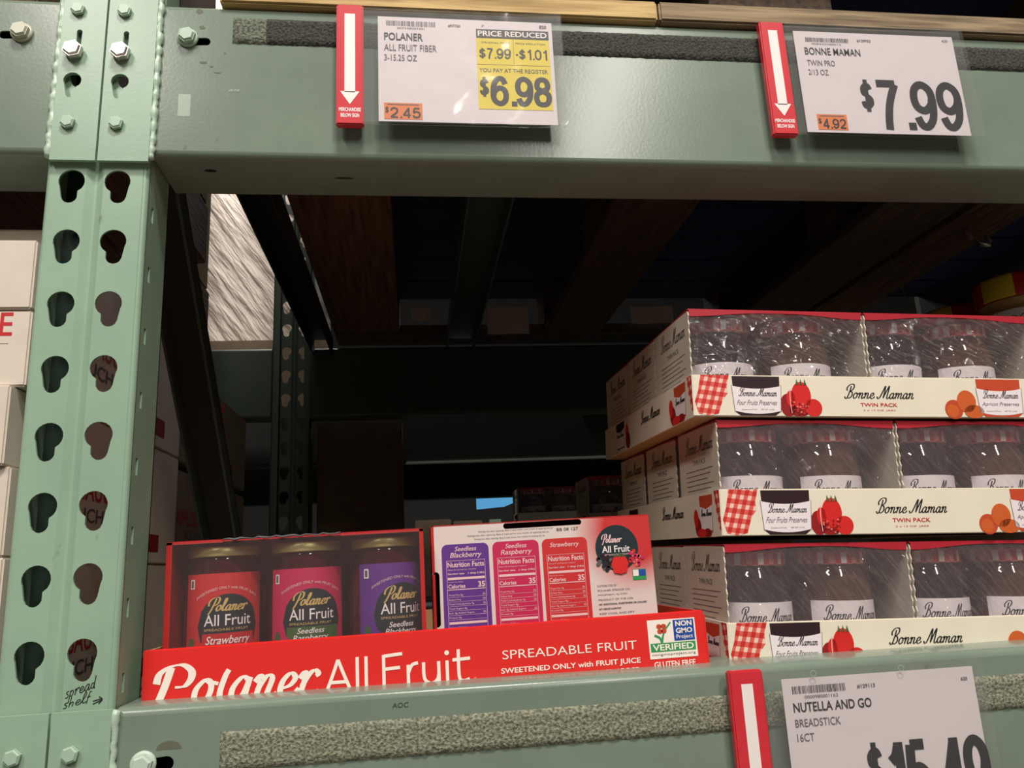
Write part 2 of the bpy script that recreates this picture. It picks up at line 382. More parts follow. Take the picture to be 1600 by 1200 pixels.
CUR = {
 'o': ([[(.8, .85), (.5, 1), (.15, .65), (.15, .2), (.42, 0), (.75, .3), (.8, .75), (.55, .98)], [(.7, .9), (1.1, .8)]], 1.05),
 'n': ([[(0, .75), (.2, 1), (.28, .8), (.12, 0)], [(.17, .4), (.5, .95), (.78, .85), (.65, .2), (.8, 0), (1.1, .25)]], 1.1),
 'm': ([[(0, .75), (.2, 1), (.28, .8), (.12, 0)], [(.17, .4), (.5, .95), (.72, .8), (.6, 0)], [(.65, .4), (1.0, .95), (1.25, .85), (1.12, .2), (1.27, 0), (1.55, .25)]], 1.55),
 'e': ([[(.1, .38), (.55, .5), (.75, .8), (.5, 1), (.2, .7), (.15, .25), (.4, 0), (.75, .1), (1, .35)]], .95),
 'a': ([[(.8, .85), (.5, 1), (.15, .6), (.15, .15), (.38, 0), (.68, .35), (.85, .98)], [(.85, .98), (.75, .2), (.9, 0), (1.15, .25)]], 1.1),
 'l': ([[(-.1, .2), (.3, 1.0), (.5, 1.8), (.38, 2.15), (.2, 1.7), (.15, .4), (.35, 0), (.65, .25)]], .65),
 'i': ([[(.1, 1), (.05, .2), (.25, 0), (.5, .25)]], .5),
 'r': ([[(0, .75), (.2, 1), (.28, .8), (.12, 0)], [(.17, .4), (.4, .85), (.65, 1.05), (.85, .9), (.75, .8)]], .85),
 'B': ([[(.75, 2.2), (.6, 1.2), (.3, .1), (0, 0), (-.2, .3)], [(.1, 1.4), (.0, 1.9), (.5, 2.5), (1.2, 2.5), (1.3, 1.9), (.9, 1.4), (.55, 1.3), (1.05, 1.15), (1.15, .5), (.75, .05), (.4, .1)]], 1.35),
 'M': ([[(-.5, .35), (-.35, .0), (0, .15), (.4, 1.1), (.85, 2.3), (.82, 1.2), (.7, .1)], [(.7, .1), (1.1, 1.2), (1.6, 2.3), (1.5, 1.1), (1.4, .2), (1.6, 0), (1.9, .3)]], 1.85),
 'P': ([[(.75, 2.2), (.55, 1.1), (.25, 0), (-.05, -.6)], [(-.35, .9), (-.4, 1.6), (.1, 2.2), (.9, 2.4), (1.35, 2.1), (1.3, 1.4), (.9, 1.0), (.6, 1.0)]], 1.15),
 's': ([[(.6, .95), (.3, 1), (.15, .75), (.5, .4), (.35, .02), (0, .1)]], .75),
 'I': ([[(.42, 2.15), (.3, 1.2), (.2, .4), (.38, 0), (.65, .25)]], .62),
 'p': ([[(.1, 1), (.05, .2), (-.05, -.9)], [(.1, .7), (.4, 1), (.65, .6), (.4, .05), (.1, .2)]], .85),
 'd': ([[(.6, .8), (.3, .9), (.1, .4), (.35, .05), (.6, .4), (.75, 2)], [(.75, 2), (.68, .1), (.85, .1)]], .95),
 'h': ([[(.2, 2), (.05, 0)], [(.08, .4), (.4, .9), (.6, .7), (.55, 0)]], .85),
 'f': ([[(.6, 1.9), (.35, 2), (.25, 1.4), (.1, -.3)], [(0, 1), (.55, 1.05)]], .6),
}
DIG = {
 '0': [[(.5, 1), (.14, .82), (.08, .5), (.14, .18), (.5, 0), (.86, .18), (.92, .5), (.86, .82), (.5, 1), (.45, .995)]],
 '1': [[(.62, -.09), (.62, .5), (.62, 1.06)], [(.60, 1.0), (.44, .84), (.20, .76)]],
 '2': [[(.10, .72), (.2, .93), (.5, 1), (.82, .9), (.88, .68), (.7, .42), (.3, .18), (.1, .02)], [(.04, 0), (.5, 0), (.94, 0)]],
 '4': [[(.70, -.09), (.70, .5), (.70, 1.06)], [(.68, .98), (.38, .62), (.06, .25)], [(.02, .23), (.5, .23), (.98, .23)]],
 '5': [[(.88, 1), (.5, 1), (.22, 1)], [(.22, 1), (.17, .76), (.13, .48)], [(.13, .48), (.45, .64), (.80, .55), (.92, .32), (.8, .08), (.48, 0), (.2, .06), (.08, .24)]],
 '6': [[(.88, .78), (.72, .97), (.45, .99), (.18, .8), (.08, .45), (.15, .14), (.5, 0), (.82, .1), (.92, .32), (.82, .54), (.5, .62), (.2, .5), (.1, .34)]],
 '7': [[(.06, 1), (.5, 1), (.92, 1)], [(.90, .98), (.58, .58), (.42, .22), (.36, -.09)]],
 '8': [[(.5, .54), (.2, .64), (.15, .8), (.26, .95), (.5, 1), (.74, .95), (.85, .8), (.8, .64), (.5, .54), (.17, .43), (.08, .26), (.2, .06), (.5, 0), (.8, .06), (.92, .26), (.83, .43), (.5, .54), (.45, .55)]],
 '9': [[(.12, .22), (.28, .03), (.55, .01), (.82, .2), (.92, .55), (.85, .86), (.5, 1), (.18, .9), (.08, .68), (.18, .46), (.5, .38), (.8, .5), (.9, .66)]],
 '3': [[(.1, .76), (.25, .96), (.5, 1), (.8, .92), (.84, .7), (.6, .54), (.42, .53)], [(.42, .53), (.8, .46), (.92, .26), (.8, .05), (.5, 0), (.2, .05), (.08, .26)]],
 '-': [[(.1, .42), (.3, .42), (.5, .42)]], '.': [],
 '$': [[(.86, .72), (.7, .86), (.45, .87), (.18, .76), (.2, .58), (.5, .5), (.82, .38), (.84, .2), (.5, .09), (.2, .13), (.1, .28)], [(.5, 1.06), (.5, .5), (.5, -.08)]],
}
def front(y):            # print frame on a plane facing the aisle, u = x, v = z
    return lambda u, v, h: (u, y - h, v)
def leftside(x):         # plane facing -x, u = distance from the aisle side (y), text must read front-to-back mirrored
    return lambda u, v, h: (x - h, u, v)
def thing(name, label, cat, loc=(0, 0, 0), group=None):
    o = bpy.data.objects.new(name, None); COL.objects.link(o); o.location = loc; o.empty_display_size = .02
    return tag(o, label, cat, group)
def tag(o, label, cat, group=None):
    o['label'] = label; o['category'] = cat
    if group: o['group'] = group
    return o
def struct(o): o['kind'] = 'structure'; return o
def copytree(root, loc, label=None):
    r = root.copy(); COL.objects.link(r); r.location = loc
    if label: r['label'] = label
    for ch in root.children:
        c = ch.copy(); COL.objects.link(c); c.parent = r
        for g in ch.children:
            d = g.copy(); COL.objects.link(d); d.parent = c
    return r
def tilt(o, piv, rx, ry):
    M = Matrix.Translation(piv) @ Matrix.Rotation(ry, 4, 'Y') @ Matrix.Rotation(rx, 4, 'X') @ Matrix.Translation(-Vector(piv))
    o.matrix_world = M @ Matrix.Translation(o.location)
def ray_poly(cx, cy, ang, poly):
    dx, dy = math.cos(ang), math.sin(ang); best = None
    for i in range(len(poly)):
        x1, y1 = poly[i][0] - cx, poly[i][1] - cy; x2, y2 = poly[(i + 1) % len(poly)][0] - cx, poly[(i + 1) % len(poly)][1] - cy
        ex_, ey_ = x2 - x1, y2 - y1; den = dx * ey_ - dy * ex_
        if abs(den) < 1e-14: continue
        t = (x1 * ey_ - y1 * ex_) / den; q = (x1 * dy - y1 * dx) / den
        if t > 0 and -1e-6 <= q <= 1 + 1e-6 and (best is None or t > best): best = t
    return (cx + dx * best, cy + dy * best)
def plate(mb, outer, holes, t, m, f):
    """rectangular plate with holes cut through, thickness t; f maps (s, h, v). Holes lie in a row."""
    x0, y0 = outer[0]; x1, y1 = outer[2]; H = []
    for h in holes:
        xs = [p[0] for p in h]; ys = [p[1] for p in h]; H.append(((min(xs) + max(xs)) / 2, (min(ys) + max(ys)) / 2 , h))
    vert = len(H) < 2 or abs(H[0][0] - H[1][0]) < abs(H[0][1] - H[1][1])
    H.sort(key=lambda q: q[1] if vert else q[0])
    cells = []
    if not H: cells = [(x0, y0, x1, y1, None)]
    for i, (cx, cy, h) in enumerate(H):
        k = 1 if vert else 0; lo = (x0, y0)[k]; hi = (x1, y1)[k]
        if i: lo = ((cx, cy)[k] + H[i - 1][k]) / 2
        if i < len(H) - 1: hi = ((cx, cy)[k] + H[i + 1][k]) / 2
        cells.append((x0, lo, x1, hi, (cx, cy, h)) if vert else (lo, y0, hi, y1, (cx, cy, h)))
    for X0, Y0, X1, Y1, hh in cells:
        R = rect(X0, Y0, X1, Y1)
        if hh is None: rings = None
        else:
            cx, cy, h = hh
            A = sorted({round(math.atan2(p[1] - cy, p[0] - cx), 7) for p in list(h) + R})
            inn = [ray_poly(cx, cy, a, h) for a in A]; out = [ray_poly(cx, cy, a, R) for a in A]; n = len(A)
        for hz in (-t / 2, t / 2):
            if hh is None: mb.mesh([f(p[0], hz, p[1]) for p in R], [(0, 1, 2, 3)], m, False, R); continue
            mb.mesh([f(p[0], hz, p[1]) for p in inn + out], [(i, (i + 1) % n, n + (i + 1) % n, n + i) for i in range(n)], m, False, inn + out)
        if hh: mb.mesh([f(p[0], hz, p[1]) for hz in (-t / 2, t / 2) for p in inn], [(i, (i + 1) % n, n + (i + 1) % n, n + i) for i in range(n)], m)
    mb.mesh([f(p[0], hz, p[1]) for hz in (-t / 2, t / 2) for p in outer], [(0, 1, 5, 4), (1, 2, 6, 5), (2, 3, 7, 6), (3, 0, 4, 7)], m)
def slot(cx, cy, rx, ry, n=12):
    """stadium outline"""
    r = min(rx, ry); pts = []
    for k in range(n):
        a = 2 * math.pi * k / n; x = r * math.cos(a); y = r * math.sin(a)
        if rx > ry: x += (rx - ry) * (1 if math.cos(a) >= 0 else -1)
        else: y += (ry - rx) * (1 if math.sin(a) >= 0 else -1)
        pts.append((cx + x, cy + y))
    return pts
def rect(x0, y0, x1, y1): return [(x0, y0), (x1, y0), (x1, y1), (x0, y1)]
def keyhole(cx, cz, sgn, R=.0106, r=.0066, drop=.0165):
    # round top, narrow rounded foot; one flank straight, the other notched
    pts = []
    for k in range(15):
        a = math.radians(-38 + 245 * k / 14)
        pts.append((R * math.cos(a), R * math.sin(a)))
    foot = [( -r * math.cos(math.radians(q)), -drop + .003 - r * math.sin(math.radians(q))) for q in (10, 40, 65, 90, 115, 140, 165)]
    pts += foot + [(r * .98, -R * .86)]
    fx = .0012
    pts = [(x - (fx if y < -.007 else 0), y) for x, y in pts]
    if sgn < 0: pts = [(-x, y) for x, y in pts]
    return [(cx + x, cz + y) for x, y in pts]

# ------------------------------------------------------------ setting: floor, ceiling, far wall
mb = MB(); mb.box(-7, 7, -8, 9, -1.6, -1.5, CONC); struct(mb.build('floor'))
mb = MB(); mb.box(-7, 7, -8, 9, 5.0, 5.1, CEILM); struct(mb.build('ceiling'))
mb = MB(); mb.box(-7, 7, 8.9, 9, -1.5, 5.0, CEILM); struct(mb.build('wall_back'))

# ------------------------------------------------------------ rack upright posts
PITCH = .0548
def make_post(y0, label, flip=1, mat=G, zlo=-1.5, zhi=1.4, detail=True):
    t = thing('rack_post', label, 'post', (-.262, y0, zlo))
    p = MB()
    zs = [.335 + PITCH * k for k in range(-12, 20)]
    zs = [z for z in zs if zlo + .05 < z < zhi - .05]
    def fr(s, h, v): return (s, y0 + flip * (.001 + h), v)
    plate(p, rect(-.3005, zlo, -.2725, zhi), [keyhole(-.2838, z, 1) for z in zs], .002, mat, fr)
    plate(p, rect(-.3043, zlo, -.2725, zhi), [keyhole(-.2838, z, 1) for z in zs], .002, mat, lambda s, h, v: (-.5308 - s, y0 + flip * (.001 + h), v))
    # shallow centre groove
    d = .0035 * flip
    p.prism([(-.2725, y0), (-.2665, y0 + d), (-.2645, y0 + d), (-.2583, y0), (-.2583, y0 + .002 * flip), (-.2645, y0 + d + .002 * flip), (-.2665, y0 + d + .002 * flip), (-.2725, y0 + .002 * flip)], 'z', zlo, zhi, mat, False)
    # rounded corners
    for cx, sg in ((-.2265, 1), (-.3005, -1)):
        prof = [(cx + sg * .0045 * math.sin(a), y0 + flip * (.0045 - .0045 * math.cos(a))) for a in [math.pi / 2 * k / 5 for k in range(6)]]
        prof += [(cx + sg * .0025 * math.sin(a), y0 + flip * (.0045 - .0025 * math.cos(a))) for a in [math.pi / 2 * k / 5 for k in range(5, -1, -1)]]
        p.prism(prof, 'z', zlo, zhi, mat, True)
    D = .056
    if flip > 0: p.box(-.3005, -.2725, y0 + .030, y0 + .033, zlo, zhi, GBK2)  # dark plate added behind the left keyholes to darken them
    def fs(x): return lambda s, h, v: (x + h, y0 + flip * s, v)
    sl = [rect(.0125, z - .031, .0175, z - .017) for z in zs]
    plate(p, rect(.0045, zlo, D, zhi), sl, .002, mat, fs(-.223))
    plate(p, rect(.0045, zlo, D, zhi), sl, .002, mat, fs(-.304))
    a, b = sorted((y0 + flip * (D - .002), y0 + flip * D))
    p.box(-.304, -.290, a, b, zlo, zhi, mat); p.box(-.237, -.222, a, b, zlo, zhi, mat)
    p.build('upright', t)
    return t
front_post = make_post(0, 'pale green steel rack post in front with two columns of keyhole slots')
hw = MB(); f = front(0)
hw.script(f, 'spread', -.2565, -.0795, -.236, .0042, BLACK, .0006, .0006, .1, 1, .2, .32)
hw.script(f, 'shelf', -.2575, -.0865, -.239, .0034, BLACK, .0006, .0006, .1, 1, .2, .22)
hw.stroke(f, [(-.237, -.0825), (-.231, -.081)], .0006, .0006, BLACK); hw.stroke(f, [(-.237, -.0845), (-.231, -.082)], .0006, .0006, BLACK)
hw.stroke(f, [(-.233, -.0795), (-.2305, -.0815), (-.233, -.0845)], .0006, .0006, BLACK)
hw.build('marker_writing', front_post)
make_post(1.115, 'shade-darkened green rack post at the rear with a column of holes', -1, GD)

# diagonal brace + horizontal struts of the frame
t = thing('diagonal_brace', 'dark green channel brace slanting from front post down to rear post', 'brace', (-.25, .12, .4))
mb = MB(); a = Vector((-.252, .075, .450)); b = Vector((-.252, .56, -.065)); d = (b - a).normalized(); nrm = Vector((1, 0, 0)).cross(d).normalized()
mb.bar(a, b, .044, .003, GBK)
for sx in (-1, 1):
    o_ = Vector((sx * .0205, 0, 0)) - nrm * .012 * (1 if nrm.z > 0 else -1)
    mb.bar(a + o_, b + o_, .003, .024, GD)
mb.build('channel', t)

# ------------------------------------------------------------ beams
def beam_profile(y0, z0, z1, depth=.0735):
    r = .006; pts = []
    for cx, cz, s in ((y0 + r, z0 + r, 180), (y0 + depth - r, z0 + r, 270), (y0 + depth - r, z1 - r, 0), (y0 + r, z1 - r, 90)):
        for k in range(5):
            a = math.radians(s + 22.5 * k); pts.append((cx + r * math.cos(a), cz + r * math.sin(a)))
    return pts
def make_beam(name, label, x0, x1, z0, z1, slots, mat=GB, y0=-.002):
    t = thing(name, label, 'beam', (x0 if x0 > -.3 else x1, y0, z0))
    mb = MB(); r = .006
    prof = beam_profile(y0, z0, z1)
    # skin without the flat front (front is a plate with slots)
    n = len(prof)
    v = [(x0, p[0], p[1]) for p in prof] + [(x1, p[0], p[1]) for p in prof]
    fs = [(i, (i + 1) % n, n + (i + 1) % n, n + i) for i in range(n) if not (i == n - 1)]
    mb.mesh(v, fs, mat, True)
    mb.mesh(v[:n], [tuple(range(n))[::-1]], mat); mb.mesh(v[n:], [tuple(range(n))], mat)
    plate(mb, rect(x0, z0 + r, x1, z1 - r), [slot(*s) for s in slots], .0016, mat, lambda s, h, w: (s, y0 + .0008 + h, w))
    mb.build('beam_body', t)
    return t
ub = make_beam('shelf_beam', 'long pale green upper beam carrying two price tags', -.2195, 2.2, .3585, .5115, [(-.1835, .4735, .008, .0042)])
ubl = make_beam('shelf_beam', 'pale green upper beam left of the front post, cut by the picture edge', -1.6, -.3045, .3585, .5115, [(-.3455, .4735, .008, .0042)])
lb = make_beam('shelf_beam', 'pale green lower beam in front of the jam trays, with a grey felt strip', -.2195, 2.2, -.2405, -.0885, [(-.1855, -.1283, .008, .005)])
lbl = make_beam('shelf_beam', 'pale green lower beam left of the front post in the bottom corner', -1.6, -.3045, -.2405, -.0885, [(-.3455, -.128, .008, .0042)])
for par, z in ((ub, .3585), (lb, -.2405)):
    mb = MB(); f = front(-.002)
    if par is ub:
        mb.drect(f, -.2005, .3975, -.190, .4195, TAPE)
        for (u, v, ru, rv) in ((-.1865, .505, .004, .003), (-.1835, .488, .003, .0022), (-.181, .452, .0045, .0015), (-.174, .448, .002, .001), (-.168, .442, .0035, .0007), (-.1625, .462, .0012, .0008)):
            mb.dpoly(f, [(u + ru * math.cos(a) * random.uniform(.6, 1.1), v + rv * math.sin(a) * random.uniform(.6, 1.1)) for a in [2 * math.pi * k / 11 for k in range(11)]], RUST)
        mb.script(f, 'aoa', -.158, .4235, -.149, .0022, SCUFF_GLINT, .0003, .0003)
    else:
        mb.dpoly(f, [(-.1815 + .009 * math.cos(a), -.119 + .006 * math.sin(a)) for a in [math.pi * k / 8 for k in range(9)]], RUST)
        mb.text(f, 'AOC', -.020, -.1015, -.008, -.098, GD, 0, .1)
    mb.build('paint_scuff', par)
mb = MB()  # drain hole under the upper beam
mb.dell(lambda u, v, h: (u, v, .3585 - h), -.1768, .022, .0055, .0028, BLACK, 1); mb.dell(lambda u, v, h: (u, v, .3585 - h), -.06, .032, .009, .0016, BLACK, 1)
mb.build('drain_hole', ub)

def felt_strip(x0, x1, z0, z1, mat, par, zone=None):
    mb = MB(); nx = int((x1 - x0) / .003); nz = 9
    v = []
    for i in range(nx + 1):
        for j in range(nz + 1):
            x = x0 + (x1 - x0) * i / nx; z = z0 + (z1 - z0) * j / nz
            e = 0 if j in (0, nz) or i in (0, nx) else 1
            jit = noise.noise(Vector((x * 300, z * 300, 0))) * .0008
            v.append((x, -.0022 - e * (.0022 + noise.noise(Vector((x * 700, z * 700, 5))) * .0011), z + (jit if j in (0, nz) else 0)))
    fs = [(i * (nz + 1) + j, (i + 1) * (nz + 1) + j, (i + 1) * (nz + 1) + j + 1, i * (nz + 1) + j + 1) for i in range(nx) for j in range(nz)]
    if zone:
        k = int((zone - x0) / (x1 - x0) * nx) * nz
        mb.mesh(v, fs[:k], FELT_HALFSHADE, True); mb.mesh(v, fs[k:], mat, True)
    else: mb.mesh(v, fs, mat, True)
    return mb.build('felt_strip', par)
felt_strip(-.1565, 2.2, .4725, .4995, FELT_SHADED, ub, -.126)
felt_strip(-.1455, 2.2, -.1365, -.1095, FELT, lb)

# ---- hex bolt heads
def hexbolt(par, name, x, z, y, r, h, mat, flange=True):
    mb = MB()
    if flange: mb.lathe((x, z), 0, [(r * 1.18, y), (r * 1.18, y - h * .25), (r * .95, y - h * .35)], mat, 20, True, axis='y')
    pr = [(x + r * math.cos(math.pi / 3 * k + .3), z + r * math.sin(math.pi / 3 * k + .3)) for k in range(6)]
    mb.prism(pr, 'y', y - h * .8, y - h * .2, mat)
    mb.lathe((x, z), 0, [(r * .93, y - h * .8), (r * .75, y - h)], mat, 6, False, axis='y', a0=.3)
    return mb.build(name, par)
# ---- connector plates (bolted to the post, welded to the beams)
def connector(x0, x1, z0, z1, label, hx, zb, low=False, weldx=None):
    t = thing('beam_connector', label, 'connector plate', ((x0 + x1) / 2, -.006, z0))
    mb = MB(); y0 = -.0065
    holes = []
    if not low: holes = [slot(hx + .0025, .470, .0023, .008), keyhole(hx, .4275, 1, .0074, .0034, .0165)]
    plate(mb, rect(x0, z0, x1, z1), holes, .0035, G, lambda s, h, w: (s, y0 + .0018 + h, w))
    mb.build('plate', t)
    for k, (z, kind) in enumerate(zb):
        if kind == 'rivet': hexbolt(t, 'rivet', hx, z, y0, .0062, .0045, BOLTP, False)
        else: hexbolt(t, 'bolt', hx, z, y0, .0082, .0085, STEEL, False)
    w = MB(); n = 60
    pts = [(weldx + random.uniform(-.0007, .0007), -.0035, z0 + .003 + (z1 - z0 - .004) * k / n) for k in range(n + 1)]
    w.tube(pts, .0030, WELD, 8, .28); w.build('weld_bead', t)
    return t
ZU = [(.4975, 'rivet'), (.4545, 'bolt'), (.3858, 'rivet')]
connector(-.3005, -.2640, .3512, .56, 'pale green plate with bolts on the left half of the post, upper beam level', -.2878, ZU, weldx=-.3025)
connector(-.2622, -.2210, .3512, .56, 'pale green bolted plate joining the upper beam to the right half of the post', -.2487, ZU, weldx=-.2195)
connector(-.3005, -.2640, -.30, -.0882, 'pale green plate at the foot of the post, left of the seam', -.2853, [(-.1156, 'rivet')], True, weldx=-.3025)
connector(-.2622, -.2210, -.30, -.0882, 'pale green plate joining the lower beam to the post below the handwriting', -.2470, [(-.1163, 'rivet')], True, weldx=-.2195)
for par, x, z, mt, lab in ((ub, -.1950, .4760, BOLTP, 0), (ubl, -.3345, .4752, BOLTC, 0), (lb, -.1985, -.1275, SCUFF_GLINT, 0)):
    hexbolt(par, 'clip_bolt', x, z, -.002, .0078, .008, mt, True)
    
# ------------------------------------------------------------ rear beams
def plainbeam(name, label, x0, x1, y, z0, z1, mat, cat='beam', d=.06):
    mb = MB(); mb.prism(beam_profile(y, z0, z1, d), 'x', x0, x1, mat)
    o = mb.build(name, None, (0, y, z0)); return tag(o, label, cat)
plainbeam('shelf_beam', 'shade-darkened green beam across the back of the shelf opening', -.2215, 2.2, 1.045, .332, .487, GD)
plainbeam('shelf_beam', 'shade-darkened green rear beam of the neighbouring bay behind the brace', -1.6, -.3045, 1.045, .332, .487, GD)
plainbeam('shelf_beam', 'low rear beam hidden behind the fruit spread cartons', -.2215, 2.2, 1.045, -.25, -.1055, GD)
plainbeam('rack_beam', 'black beam of the second rack seen under the rear beam', -1.6, 2.6, 1.30, .262, .41, GBK)
plainbeam('rack_beam', 'farther beam of the second rack with a bright lower edge', -1.6, 2.6, 2.36, .262, .41, GBK)

# ------------------------------------------------------------ pallets on the upper beams
def pallet(label, x0, x1, y0, y1, z0, boards, top, front_pieces, blk, blocks=True):
    t = thing('wooden_pallet', label, 'pallet', (x0, y0, z0))
    for (a, b, m) in boards:
        mb = MB(); mb.cbox(a, b, y0 + .095, y1 - .10, z0, z0 + .018, m); mb.build('bottom_board', t)
    for (a, b, m) in front_pieces:
        mb = MB(); mb.cbox(a, b, y0, y0 + .09, z0, z0 + .022, m); mb.build('lead_board', t)
    mb = MB(); mb.cbox(x0, x1, y1 - .095, y1, z0, z0 + .02, WDK); mb.build('bottom_board', t)
    n = 9
    for i in range(n):
        a = y0 + (y1 - y0) * i / n
        mb = MB(); mb.cbox(x0, x1, a + .004, a + (y1 - y0) / n - .004, z0 + .112, z0 + .130, top); mb.build('deck_board', t)
    for (a, b, m) in boards:
        for yy in (y0 + .002, (y0 + y1) / 2 - .05, y1 - .10):
            mb = MB(); mb.box(a, b, yy, yy + .095, z0 + .022, z0 + .112, blk); mb.build('block', t)
    return t
zp = .5117
pallet('wooden pallet on the upper beam with tan and weathered front boards', -.168, .86, -.008, 1.12, zp,
       [(-.168, -.026, WBR), (.30, .43, WDK), (.72, .86, WDK)], WBLX, [(-.168, .245, WTAN), (.247, .86, WGREY)], WDK)
pallet('wooden pallet at upper right, its tan front board cut by the picture edge', .875, 1.9, -.008, 1.12, zp,
       [(.875, .99, WBR), (1.3, 1.45, WBLUE), (1.75, 1.9, WDK)], WBLX, [(.875, 1.9, WTAN)], WDK)
pallet('brown wooden pallet on the upper beam left of the front post', -1.4, -.46, .01, 1.12, zp,
       [(-.60, -.46, WBR), (-.95, -.8, WBR), (-1.4, -1.25, WDK)], WDK, [(-1.4, -.46, WBR)], WDK)
# pallet support bars (front to back)
def support(x0, x1, label, mat):
    mb = MB(); mb.box(x0, x1, .0715, 1.045, .505, .509, mat); mb.box(x0, x0 + .003, .0715, 1.045, .470, .505, mat); mb.box(x1 - .003, x1, .0715, 1.045, .470, .505, mat)
    tag(mb.build('pallet_support_bar', None, (x0, .0715, .47)), label, 'support bar')
support(.076, .138, 'dark metal support bar running front to back under the pallet', GD)
support(-.216, -.173, 'black support bar beside the brown pallet board', GBK)
# cartons on those pallets; the unseen overhanging row is added to shade the beam
def carton(name, label, x0, x1, y0, y1, z0, z1, mat, group=None):
    mb = MB(); mb.cbox(x0, x1, y0, y1, z0, z1, mat, .003)
    mb.box((x0), (x1), y0 - .0004, y0 - .0001, (z0 + z1) / 2 - .0004, (z0 + z1) / 2 + .0004, GREYINK) if False else None
    return tag(mb.build(name, None, ((x0 + x1) / 2, y0, z0)), label, 'box', group)
zt = zp + .1305
for i, (a, b) in enumerate(((-.17, .17), (.175, .51), (.515, .855), (.88, 1.3))):
    carton('storage_carton', 'large unseen carton added on the upper pallet to shade the beam', a, b, -.075, 1.1, zt, zt + .7, KRAFTD, 'added cartons shading the upper beam')
mb = MB(); mb.cbox(-.455, -.337, .02, .62, zp, zp + .10, WBR); tag(mb.build('wood_dunnage', None, (-.4, .02, zp)), 'brown wood timber on the left beam beside the post', 'board')
carton('storage_carton', 'narrow unseen carton added beside the post to block light from the left bay', -.455, -.337, .03, .61, zp + .1005, zt + .7, KRAFTD)  # unseen, added to keep light off the left-bay cartons
carton('storage_carton', 'large brown carton above the left bay, out of the picture', -1.4, -.46, 0, 1.1, zt, zt + .7, KRAFTD)

# paper tags stapled on the rear pallet blocks
for (x0, x1, z0, z1, lab) in ((.0, .042, .535, .566, 'small paper tag on the rear pallet block, the leftmost one'), (.168, .262, .503, .566, 'grey paper tag hanging behind the pallet, the largest one'), (.122, .166, .545, .566, 'narrow paper tag just left of the largest tag'), (.50, .60, .525, .566, 'dim paper tag behind the pallet above the jam stack')):
    mb = MB(); n = 6
    v = [(x0 + (x1 - x0) * i / n, 1.008 + .002 * math.sin(i), z) for i in range(n + 1) for z in (z0, z1)]
    v += [(p[0], p[1] + .0006, p[2]) for p in v]
    q = 2 * (n + 1)
    mb.mesh(v, [(2 * i, 2 * i + 2, 2 * i + 3, 2 * i + 1) for i in range(n)] + [(q + 2 * i + 1, q + 2 * i + 3, q + 2 * i + 2, q + 2 * i) for i in range(n)], PAPER)
    tag(mb.build('paper_tag', None, (x0, 1.008, z0)), lab, 'tag')
mb = MB(); mb.box(.43, .60, 1.292, 1.298, .375, .388, YEL); mb.box(.43, .60, 1.292, 1.298, .392, .396, YEL)
tag(mb.build('yellow_strip', None, (.43, 1.295, .375)), 'yellow strip on the black second rack beam', 'strip')

for yy, lab in ((1.2955, 'thin pale strip standing for a highlight under the nearer black beam'), (2.3555, 'pale strip standing for a highlight under the farther black beam, lowest line')):
    mb = MB(); mb.cbox(-.02, 2.6, yy - .002, yy + .008, .2555, .2618, SCUFF_GLINT, .001); tag(mb.build('highlight_strip', None, (0, yy, .2555)), lab, 'strip')  # pale strips added as the bright highlights along the beam bottoms
# strapping hook hanging under the pallet
mb = MB(); mb.tube([(.92, .46, .512), (.925, .455, .49), (.935, .45, .478), (.95, .45, .478), (.957, .455, .486), (.955, .46, .497)], .004, STEEL, 8, .2)
tag(mb.build('plastic_hook', None, (.93, .455, .48)), 'small grey hook dangling under the right pallet', 'hook')
mb = MB(); mb.tube([(.80, .5, .512), (.806, .5, .47), (.815, .5, .43), (.823, .5, .40)], .0012, GREYINK, 6)
tag(mb.build('loose_strap', None, (.81, .5, .4)), 'thin loose strap hanging above the jam stack', 'strap')

